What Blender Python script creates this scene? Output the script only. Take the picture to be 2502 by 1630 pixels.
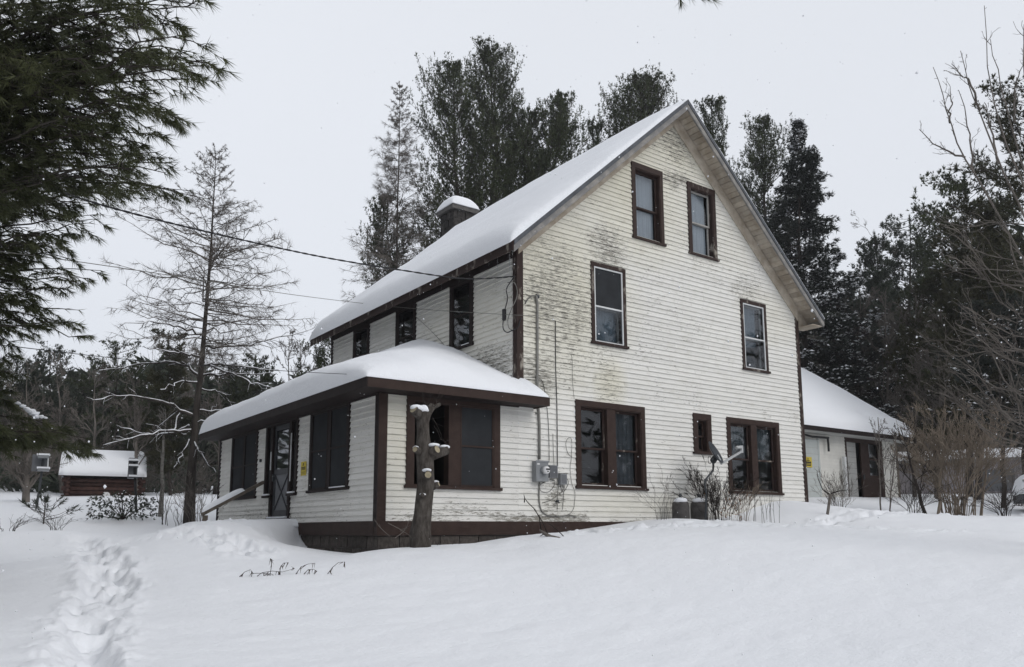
import bpy, math, random
import numpy as np
from mathutils import Vector, Matrix

# ------------------------------------------------------------------ scene, camera, world, sun, exposure
for o in list(bpy.data.objects):
    bpy.data.objects.remove(o)
SC = bpy.context.scene
COL = SC.collection
R = math.radians
PI = math.pi

CAM = np.array([-9.031, -12.311, 0.309])          # eye point, metres; the main house corner is the origin
FOC, PCX, PCY = 1977.1, 1251.0, 989.2               # focal length and principal point of the 2502 px photograph
YAW, PITCH, ROLL = 0.6258, 0.1525, -0.003
_cy, _sy, _cp, _sp = math.cos(YAW), math.sin(YAW), math.cos(PITCH), math.sin(PITCH)
FW = np.array([_sy*_cp, _cy*_cp, _sp]); _r = np.array([_cy, -_sy, 0.0]); _u = np.cross(_r, FW)
_cr, _sr = math.cos(ROLL), math.sin(ROLL)
RT = _r*_cr + _u*_sr; UP = -_r*_sr + _u*_cr

cd = bpy.data.cameras.new('camera'); cam = bpy.data.objects.new('camera', cd); COL.objects.link(cam)
cd.sensor_width = 36; cd.lens = 36*FOC/2502; cd.shift_y = (PCY-815)/2502; cd.clip_start = 0.05; cd.clip_end = 2000
m = Matrix(((RT[0], UP[0], -FW[0]), (RT[1], UP[1], -FW[1]), (RT[2], UP[2], -FW[2]))).to_4x4()
m.translation = Vector(CAM); cam.matrix_world = m
SC.camera = cam

SUN_EL, SUN_AZ = R(33), R(165)                       # azimuth measured clockwise from +Y
w = bpy.data.worlds.new('World'); SC.world = w; w.use_nodes = True
nt = w.node_tree; nt.nodes.clear()
sky = nt.nodes.new('ShaderNodeTexSky'); sky.sky_type = 'NISHITA'; sky.sun_disc = False
sky.sun_elevation = SUN_EL; sky.sun_rotation = SUN_AZ; sky.dust_density = 4; sky.air_density = 1
sk = nt.nodes.new('ShaderNodeBackground'); sk.inputs[1].default_value = 0.05
nt.links.new(sky.outputs[0], sk.inputs[0])
tc = nt.nodes.new('ShaderNodeTexCoord'); sep = nt.nodes.new('ShaderNodeSeparateXYZ'); nt.links.new(tc.outputs['Generated'], sep.inputs[0])
ns = nt.nodes.new('ShaderNodeTexNoise'); ns.inputs['Scale'].default_value = 1.3; ns.inputs['Detail'].default_value = 3
nt.links.new(tc.outputs['Generated'], ns.inputs['Vector'])
mp = nt.nodes.new('ShaderNodeMapRange'); mp.inputs[3].default_value = 0.0; mp.inputs[4].default_value = 1.0
nt.links.new(sep.outputs[2], mp.inputs[0])
cl = nt.nodes.new('ShaderNodeMixRGB'); cl.inputs[1].default_value = (0.735, 0.768, 0.83, 1); cl.inputs[2].default_value = (0.755, 0.78, 0.828, 1)
nt.links.new(mp.outputs[0], cl.inputs[0])
nm = nt.nodes.new('ShaderNodeMapRange'); nm.inputs[1].default_value = 0.3; nm.inputs[2].default_value = 0.7; nm.inputs[3].default_value = 0.97; nm.inputs[4].default_value = 1.03
nt.links.new(ns.outputs[0], nm.inputs[0])
vm = nt.nodes.new('ShaderNodeVectorMath'); vm.operation = 'SCALE'; nt.links.new(cl.outputs[0], vm.inputs[0]); nt.links.new(nm.outputs[0], vm.inputs['Scale'])
cb = nt.nodes.new('ShaderNodeBackground'); cb.inputs[1].default_value = 1.0; nt.links.new(vm.outputs[0], cb.inputs[0])
mx = nt.nodes.new('ShaderNodeMixShader'); mx.inputs[0].default_value = 0.94       # cloud cover over the clear sky
nt.links.new(sk.outputs[0], mx.inputs[1]); nt.links.new(cb.outputs[0], mx.inputs[2])
wo = nt.nodes.new('ShaderNodeOutputWorld'); nt.links.new(mx.outputs[0], wo.inputs[0])

sd = bpy.data.lights.new('sun', 'SUN'); sd.energy = 0.9; sd.angle = R(35); sd.color = (1.0, 0.97, 0.93)
sun = bpy.data.objects.new('sun', sd); COL.objects.link(sun)
_d = Vector((math.sin(SUN_AZ)*math.cos(SUN_EL), math.cos(SUN_AZ)*math.cos(SUN_EL), math.sin(SUN_EL)))
sun.rotation_euler = _d.to_track_quat('Z', 'Y').to_euler()
SC.view_settings.view_transform = 'Standard'; SC.view_settings.look = 'None'
SC.view_settings.exposure = 0.16; SC.view_settings.gamma = 1; SC.view_settings.use_curve_mapping = False
SC.cycles.max_bounces = 6; SC.cycles.transparent_max_bounces = 12; SC.cycles.volume_bounces = 0

# ------------------------------------------------------------------ helpers
def ray(px, py):
    return FW*FOC + RT*(px-PCX) - UP*(py-PCY)
def G(px, py, dist):
    """world point seen at photograph pixel (px, py), dist metres away horizontally"""
    v = ray(px, py); return CAM + v*dist/math.hypot(v[0], v[1])
def onY(px, py, y=0.0):
    v = ray(px, py); return CAM + v*(y-CAM[1])/v[1]
def onX(px, py, x=0.0):
    v = ray(px, py); return CAM + v*(x-CAM[0])/v[0]

def mesh_np(name, V, F, n=None):
    """fast mesh: V (k,3) floats, F (m,n) ints"""
    V = np.asarray(V, dtype=np.float32); F = np.asarray(F, dtype=np.int32)
    me = bpy.data.meshes.new(name)
    k = F.shape[1]
    me.vertices.add(len(V)); me.vertices.foreach_set('co', V.ravel())
    me.loops.add(F.size); me.loops.foreach_set('vertex_index', F.ravel())
    me.polygons.add(len(F)); me.polygons.foreach_set('loop_start', np.arange(0, F.size, k, dtype=np.int32))
    try: me.polygons.foreach_set('loop_total', np.full(len(F), k, dtype=np.int32))
    except Exception: pass
    me.update(calc_edges=True)
    return me
def link(name, me, mat=None, parent=None, smooth=False):
    o = bpy.data.objects.new(name, me); COL.objects.link(o)
    if mat is not None and len(me.materials) == 0: me.materials.append(mat)
    if smooth: me.polygons.foreach_set('use_smooth', np.ones(len(me.polygons), dtype=bool))
    if parent is not None: o.parent = parent
    return o
def tag(o, label=None, cat=None, group=None, kind=None):
    if label: o['label'] = label
    if cat: o['category'] = cat
    if group: o['group'] = group
    if kind: o['kind'] = kind
    return o
def empty(name, loc=(0, 0, 0), rz=0, **k):
    o = bpy.data.objects.new(name, None); COL.objects.link(o); o.location = loc; o.rotation_euler = (0, 0, rz); o.empty_display_size = 0.2
    return tag(o, **k)

class MB:
    """collects simple solids into one mesh"""
    def __init__(s): s.v = []; s.f = []
    def box(s, x0, x1, y0, y1, z0, z1):
        if x0 > x1: x0, x1 = x1, x0
        if y0 > y1: y0, y1 = y1, y0
        if z0 > z1: z0, z1 = z1, z0
        n = len(s.v)
        s.v += [(x0,y0,z0),(x1,y0,z0),(x1,y1,z0),(x0,y1,z0),(x0,y0,z1),(x1,y0,z1),(x1,y1,z1),(x0,y1,z1)]
        s.f += [tuple(n+i for i in q) for q in ((0,3,2,1),(4,5,6,7),(0,1,5,4),(1,2,6,5),(2,3,7,6),(3,0,4,7))]
        return s
    def hexa(s, P):
        """8 corners: bottom ring 0-3, top ring 4-7"""
        n = len(s.v); s.v += [tuple(map(float, p)) for p in P]
        s.f += [tuple(n+i for i in q) for q in ((0,3,2,1),(4,5,6,7),(0,1,5,4),(1,2,6,5),(2,3,7,6),(3,0,4,7))]
        return s
    def bar(s, a, b, w, h, up=(0, 0, 1)):
        """rectangular bar from a to b, w wide across, h along up"""
        a = np.array(a, float); b = np.array(b, float); d = b-a; d /= np.linalg.norm(d)
        sd_ = np.cross(d, np.array(up, float)); sd_ /= max(1e-9, np.linalg.norm(sd_)); u = np.cross(sd_, d)
        P = []
        for c in (a, b):
            for sx, sz in ((-1,-1),(1,-1),(1,1),(-1,1)): P.append(c + sd_*sx*w/2 + u*sz*h/2)
        n = len(s.v); s.v += [tuple(p) for p in P]
        s.f += [tuple(n+i for i in q) for q in ((0,1,2,3),(7,6,5,4),(0,4,5,1),(1,5,6,2),(2,6,7,3),(3,7,4,0))]
        return s
    def tube(s, pts, r, n=6, cap=True):
        pts = np.array(pts, float); m_ = len(pts)
        rr = np.full(m_, r, float) if np.isscalar(r) else np.array(r, float)
        V, F = tube_arrays(pts[None], rr[None], n)
        b = len(s.v); s.v += [tuple(p) for p in V]; s.f += [tuple(int(i)+b for i in q) for q in F]
        if cap:
            s.f.append(tuple(b+i for i in range(n))[::-1]); s.f.append(tuple(b+(m_-1)*n+i for i in range(n)))
        return s
    def poly(s, pts, thick_vec):
        """prism: polygon pts extruded by thick_vec"""
        n = len(s.v); k = len(pts); t = np.array(thick_vec, float)
        s.v += [tuple(map(float, p)) for p in pts] + [tuple(np.array(p, float)+t) for p in pts]
        s.f.append(tuple(range(n, n+k))[::-1]); s.f.append(tuple(range(n+k, n+2*k)))
        for i in range(k):
            j = (i+1) % k; s.f.append((n+i, n+j, n+k+j, n+k+i))
        return s
    def build(s, name, mat, parent=None, smooth=False, mesh=None):
        me = bpy.data.meshes.new(mesh or name); me.from_pydata(s.v, [], s.f); me.update()
        return link(name, me, mat, parent, smooth)

def tube_arrays(P, Rr, n=4):
    """batch of polylines P (k,m,3), radii (k,m) -> verts, quads"""
    k, m_, _ = P.shape
    T = np.empty_like(P); T[:, 1:-1] = P[:, 2:]-P[:, :-2]; T[:, 0] = P[:, 1]-P[:, 0]; T[:, -1] = P[:, -1]-P[:, -2]
    T /= np.maximum(1e-9, np.linalg.norm(T, axis=2, keepdims=True))
    ref = np.where(np.abs(T[:, :1, 2:3]) > 0.9, np.array([1.0, 0, 0]), np.array([0, 0, 1.0]))
    A = np.cross(T, np.broadcast_to(ref, T.shape)); A /= np.maximum(1e-9, np.linalg.norm(A, axis=2, keepdims=True)); B = np.cross(T, A)
    an = np.arange(n)*2*PI/n
    V = P[:, :, None, :] + Rr[:, :, None, None]*(A[:, :, None, :]*np.cos(an)[None, None, :, None] + B[:, :, None, :]*np.sin(an)[None, None, :, None])
    base = (np.arange(k)*m_*n)[:, None, None] + (np.arange(m_-1)*n)[None, :, None] + np.arange(n)[None, None, :]
    nxt = (np.arange(k)*m_*n)[:, None, None] + (np.arange(m_-1)*n)[None, :, None] + ((np.arange(n)+1) % n)[None, None, :]
    F = np.stack([base, nxt, nxt+n, base+n], axis=-1).reshape(-1, 4)
    return V.reshape(-1, 3), F

def nmat(name, col, rough=0.8, spec=0.3, var=0.0, vscale=3.0, stretch=(1, 1, 1), bump=0.0, bscale=20.0, col2=None, thr=(0.35, 0.65), metallic=0.0, objvar=0.0, coords='Position'):
    """principled material with colour varied by object-space noise"""
    M = bpy.data.materials.new(name); M.use_nodes = True; T = M.node_tree; N = T.nodes; L = T.links
    b = N['Principled BSDF']; b.inputs['Roughness'].default_value = rough; b.inputs['Specular IOR Level'].default_value = spec; b.inputs['Metallic'].default_value = metallic
    if coords == 'Position':
        src = N.new('ShaderNodeNewGeometry').outputs['Position']
    else:
        src = N.new('ShaderNodeTexCoord').outputs['Object']
    mapn = N.new('ShaderNodeMapping'); mapn.inputs['Scale'].default_value = stretch; L.new(src, mapn.inputs[0])
    no = N.new('ShaderNodeTexNoise'); no.inputs['Scale'].default_value = vscale; no.inputs['Detail'].default_value = 6; no.inputs['Roughness'].default_value = 0.65
    L.new(mapn.outputs[0], no.inputs['Vector'])
    mr = N.new('ShaderNodeMapRange'); mr.inputs[1].default_value = thr[0]; mr.inputs[2].default_value = thr[1]; L.new(no.outputs[0], mr.inputs[0])
    mc = N.new('ShaderNodeMixRGB'); L.new(mr.outputs[0], mc.inputs[0])
    c2 = col2 if col2 is not None else tuple(c*(1+var) for c in col)
    c1 = col if col2 is not None else tuple(c*(1-var) for c in col)
    mc.inputs[1].default_value = (*c1, 1); mc.inputs[2].default_value = (*c2, 1)
    out = mc.outputs[0]
    if objvar:
        oi = N.new('ShaderNodeObjectInfo'); mo = N.new('ShaderNodeMapRange'); mo.inputs[3].default_value = 1-objvar; mo.inputs[4].default_value = 1+objvar
        L.new(oi.outputs['Random'], mo.inputs[0]); vs = N.new('ShaderNodeVectorMath'); vs.operation = 'SCALE'
        L.new(out, vs.inputs[0]); L.new(mo.outputs[0], vs.inputs['Scale']); out = vs.outputs[0]
    L.new(out, b.inputs['Base Color'])
    if bump:
        bn = N.new('ShaderNodeTexNoise'); bn.inputs['Scale'].default_value = bscale; bn.inputs['Detail'].default_value = 5
        L.new(mapn.outputs[0], bn.inputs['Vector'])
        bu = N.new('ShaderNodeBump'); bu.inputs['Strength'].default_value = bump; bu.inputs['Distance'].default_value = 0.02
        L.new(bn.outputs[0], bu.inputs['Height']); L.new(bu.outputs[0], b.inputs['Normal'])
    return M

def siding_mat(name, patches, yellow, plane='XZ'):
    """old white paint on clapboards: yellowed areas, flaking patches showing grey wood; patches are fixed places on the wall"""
    M = bpy.data.materials.new(name); M.use_nodes = True; T = M.node_tree; N = T.nodes; L = T.links
    b = N['Principled BSDF']; b.inputs['Roughness'].default_value = 0.75; b.inputs['Specular IOR Level'].default_value = 0.25
    pos = N.new('ShaderNodeNewGeometry').outputs['Position']; s = N.new('ShaderNodeSeparateXYZ'); L.new(pos, s.inputs[0])
    u, z = (s.outputs[0] if plane == 'XZ' else s.outputs[1]), s.outputs[2]
    def math_(op, a, c=None, clamp=False):
        n = N.new('ShaderNodeMath'); n.operation = op; n.use_clamp = clamp
        for i, v in enumerate((a, c)):
            if v is None: continue
            if isinstance(v, (int, float)): n.inputs[i].default_value = v
            else: L.new(v, n.inputs[i])
        return n.outputs[0]
    def mask(lst):
        acc = None
        for (cu, cz, ru, rz, k) in lst:
            a = math_('MULTIPLY', math_('SUBTRACT', u, cu), 1/ru); c = math_('MULTIPLY', math_('SUBTRACT', z, cz), 1/rz)
            d = math_('ADD', math_('MULTIPLY', a, a), math_('MULTIPLY', c, c))
            e = math_('MULTIPLY', math_('SUBTRACT', 1.0, d, True), k)
            acc = e if acc is None else math_('MAXIMUM', acc, e)
        return acc
    def noise(scale, st, detail=6, rough=0.6):
        mpn = N.new('ShaderNodeMapping'); mpn.inputs['Scale'].default_value = st; L.new(pos, mpn.inputs[0])
        n = N.new('ShaderNodeTexNoise'); n.inputs['Scale'].default_value = scale; n.inputs['Detail'].default_value = detail; n.inputs['Roughness'].default_value = rough
        L.new(mpn.outputs[0], n.inputs['Vector']); return n.outputs[0]
    st = (1, 1, 8)
    n1 = noise(5.5, st, 9, 0.72); n2 = noise(0.8, (1, 1, 1), 4); n3 = noise(26, (1, 1, 3), 4, 0.7); n4 = noise(2.2, (1, 1, 4), 6, 0.65)
    ym = mask(yellow); u0_, z0_ = u, z; u = math_('ADD', u, math_('MULTIPLY', math_('SUBTRACT', n4, 0.5), 1.6)); z = math_('ADD', z, math_('MULTIPLY', math_('SUBTRACT', n2, 0.5), 1.3)); pm = mask(patches); u, z = u0_, z0_
    # paint colour
    cy = N.new('ShaderNodeMixRGB'); cy.inputs[1].default_value = (0.73, 0.72, 0.685, 1); cy.inputs[2].default_value = (0.66, 0.635, 0.53, 1)
    L.new(math_('MULTIPLY', math_('ADD', ym, math_('MULTIPLY', math_('SUBTRACT', n2, 0.55), 0.7)), 0.9, True), cy.inputs[0])
    gr = N.new('ShaderNodeMixRGB'); gr.blend_type = 'MULTIPLY'; gr.inputs[2].default_value = (0.80, 0.79, 0.76, 1); L.new(cy.outputs[0], gr.inputs[1])
    mrd = N.new('ShaderNodeMapRange'); mrd.inputs[1].default_value = 0.5; mrd.inputs[2].default_value = 0.75; mrd.inputs[4].default_value = 0.8; L.new(n4, mrd.inputs[0]); L.new(mrd.outputs[0], gr.inputs[0])
    # flaking
    pk = math_('ADD', math_('ADD', n1, math_('MULTIPLY', math_('SUBTRACT', n3, 0.5), 0.22)), math_('MULTIPLY', pm, 0.22))
    fleck = noise(9.0, (1, 1, 5), 7, 0.68); n6 = noise(1.1, (1, 1, 1.6), 3, 0.5)
    pk = math_('MAXIMUM', pk, math_('ADD', fleck, math_('ADD', math_('MULTIPLY', math_('SUBTRACT', n6, 0.5), 0.35), math_('MULTIPLY', pm, 0.14))))
    mr = N.new('ShaderNodeMapRange'); mr.inputs[1].default_value = 0.64; mr.inputs[2].default_value = 0.68; L.new(pk, mr.inputs[0])
    soft = N.new('ShaderNodeMixRGB'); soft.inputs[2].default_value = (0.33, 0.32, 0.28, 1); L.new(gr.outputs[0], soft.inputs[1])
    sm = N.new('ShaderNodeMapRange'); sm.inputs[1].default_value = 0.62; sm.inputs[2].default_value = 0.95; sm.inputs[4].default_value = 0.3; L.new(math_('ADD', math_('MULTIPLY', pm, 0.45), n1), sm.inputs[0]); L.new(sm.outputs[0], soft.inputs[0])
    gr = soft
    wood = N.new('ShaderNodeMixRGB'); wood.inputs[1].default_value = (0.13, 0.12, 0.105, 1); wood.inputs[2].default_value = (0.34, 0.325, 0.28, 1); L.new(n3, wood.inputs[0])
    fin = N.new('ShaderNodeMixRGB'); L.new(mr.outputs[0], fin.inputs[0]); L.new(gr.outputs[0], fin.inputs[1]); L.new(wood.outputs[0], fin.inputs[2])
    oi = N.new('ShaderNodeObjectInfo'); mo = N.new('ShaderNodeMapRange'); mo.inputs[3].default_value = 0.95; mo.inputs[4].default_value = 1.04; L.new(oi.outputs['Random'], mo.inputs[0])
    vs = N.new('ShaderNodeVectorMath'); vs.operation = 'SCALE'; L.new(fin.outputs[0], vs.inputs[0]); L.new(mo.outputs[0], vs.inputs['Scale'])
    L.new(vs.outputs[0], b.inputs['Base Color'])
    bu = N.new('ShaderNodeBump'); bu.inputs['Strength'].default_value = 0.35; bu.inputs['Distance'].default_value = 0.01; bu.invert = True
    L.new(mr.outputs[0], bu.inputs['Height']); L.new(bu.outputs[0], b.inputs['Normal'])
    return M

def glass_mat(name, tint=(0.75, 0.78, 0.8), refl=1.0):
    M = bpy.data.materials.new(name); M.use_nodes = True; T = M.node_tree; N = T.nodes; L = T.links; N.clear()
    tr = N.new('ShaderNodeBsdfTransparent'); tr.inputs[0].default_value = (*tint, 1)
    gl = N.new('ShaderNodeBsdfGlossy'); gl.inputs['Roughness'].default_value = 0.02; gl.inputs[0].default_value = (0.95, 0.97, 1, 1)
    fr = N.new('ShaderNodeFresnel'); fr.inputs[0].default_value = 1.52
    no = N.new('ShaderNodeTexNoise'); no.inputs['Scale'].default_value = 1.6; no.inputs['Detail'].default_value = 1
    bu = N.new('ShaderNodeBump'); bu.inputs['Strength'].default_value = 0.015; bu.inputs['Distance'].default_value = 0.1
    g = N.new('ShaderNodeNewGeometry'); L.new(g.outputs['Position'], no.inputs['Vector']); L.new(no.outputs[0], bu.inputs['Height']); L.new(bu.outputs[0], gl.inputs['Normal'])
    mu = N.new('ShaderNodeMath'); mu.operation = 'MULTIPLY'; mu.use_clamp = True; mu.inputs[1].default_value = 1.35*refl; L.new(fr.outputs[0], mu.inputs[0]); inv = N.new('ShaderNodeMath'); inv.operation = 'SUBTRACT'; inv.inputs[0].default_value = 1.0; L.new(g.outputs['Backfacing'], inv.inputs[1]); mb_ = N.new('ShaderNodeMath'); mb_.operation = 'MULTIPLY'; L.new(mu.outputs[0], mb_.inputs[0]); L.new(inv.outputs[0], mb_.inputs[1]); mu = mb_
    mx_ = N.new('ShaderNodeMixShader'); L.new(mu.outputs[0], mx_.inputs[0]); L.new(tr.outputs[0], mx_.inputs[1]); L.new(gl.outputs[0], mx_.inputs[2])
    o = N.new('ShaderNodeOutputMaterial'); L.new(mx_.outputs[0], o.inputs[0])
    return M

def snow_mat(name, fine=1.0, dirt=False):
    M = bpy.data.materials.new(name); M.use_nodes = True; T = M.node_tree; N = T.nodes; L = T.links
    b = N['Principled BSDF']; b.inputs['Base Color'].default_value = (0.83, 0.845, 0.875, 1); b.inputs['Roughness'].default_value = 0.65; b.inputs['Specular IOR Level'].default_value = 0.15
    pos = N.new('ShaderNodeNewGeometry').outputs['Position']
    a = N.new('ShaderNodeTexNoise'); a.inputs['Scale'].default_value = 7*fine; a.inputs['Detail'].default_value = 7; a.inputs['Roughness'].default_value = 0.7; L.new(pos, a.inputs['Vector'])
    mpn = N.new('ShaderNodeMapping'); mpn.inputs['Scale'].default_value = (1, 2.2, 1); mpn.inputs['Rotation'].default_value = (0, 0, 0.6); L.new(pos, mpn.inputs[0])
    c = N.new('ShaderNodeTexNoise'); c.inputs['Scale'].default_value = 16*fine; c.inputs['Detail'].default_value = 6; L.new(mpn.outputs[0], c.inputs['Vector'])
    b1 = N.new('ShaderNodeBump'); b1.inputs['Strength'].default_value = 0.4; b1.inputs['Distance'].default_value = 0.045; L.new(a.outputs[0], b1.inputs['Height'])
    b2 = N.new('ShaderNodeBump'); b2.inputs['Strength'].default_value = 0.5; b2.inputs['Distance'].default_value = 0.012; L.new(c.outputs[0], b2.inputs['Height']); L.new(b1.outputs[0], b2.inputs['Normal'])
    L.new(b2.outputs[0], b.inputs['Normal'])
    return M

def leaf_mat(name, c1, c2, trans=0.15, rough=0.55):
    M = bpy.data.materials.new(name); M.use_nodes = True; T = M.node_tree; N = T.nodes; L = T.links
    b = N['Principled BSDF']; b.inputs['Roughness'].default_value = rough; b.inputs['Specular IOR Level'].default_value = 0.3
    pos = N.new('ShaderNodeNewGeometry').outputs['Position']
    no = N.new('ShaderNodeTexNoise'); no.inputs['Scale'].default_value = 1.1; no.inputs['Detail'].default_value = 6; no.inputs['Roughness'].default_value = 0.8; L.new(pos, no.inputs['Vector'])
    mr = N.new('ShaderNodeMapRange'); mr.inputs[1].default_value = 0.35; mr.inputs[2].default_value = 0.65; L.new(no.outputs[0], mr.inputs[0])
    mc = N.new('ShaderNodeMixRGB'); mc.inputs[1].default_value = (*c1, 1); mc.inputs[2].default_value = (*c2, 1); L.new(mr.outputs[0], mc.inputs[0]); L.new(mc.outputs[0], b.inputs['Base Color'])
    tl = N.new('ShaderNodeBsdfTranslucent'); L.new(mc.outputs[0], tl.inputs[0])
    mx_ = N.new('ShaderNodeMixShader'); mx_.inputs[0].default_value = trans; L.new(b.outputs[0], mx_.inputs[1]); L.new(tl.outputs[0], mx_.inputs[2])
    L.new(mx_.outputs[0], N['Material Output'].inputs[0])
    return M

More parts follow.
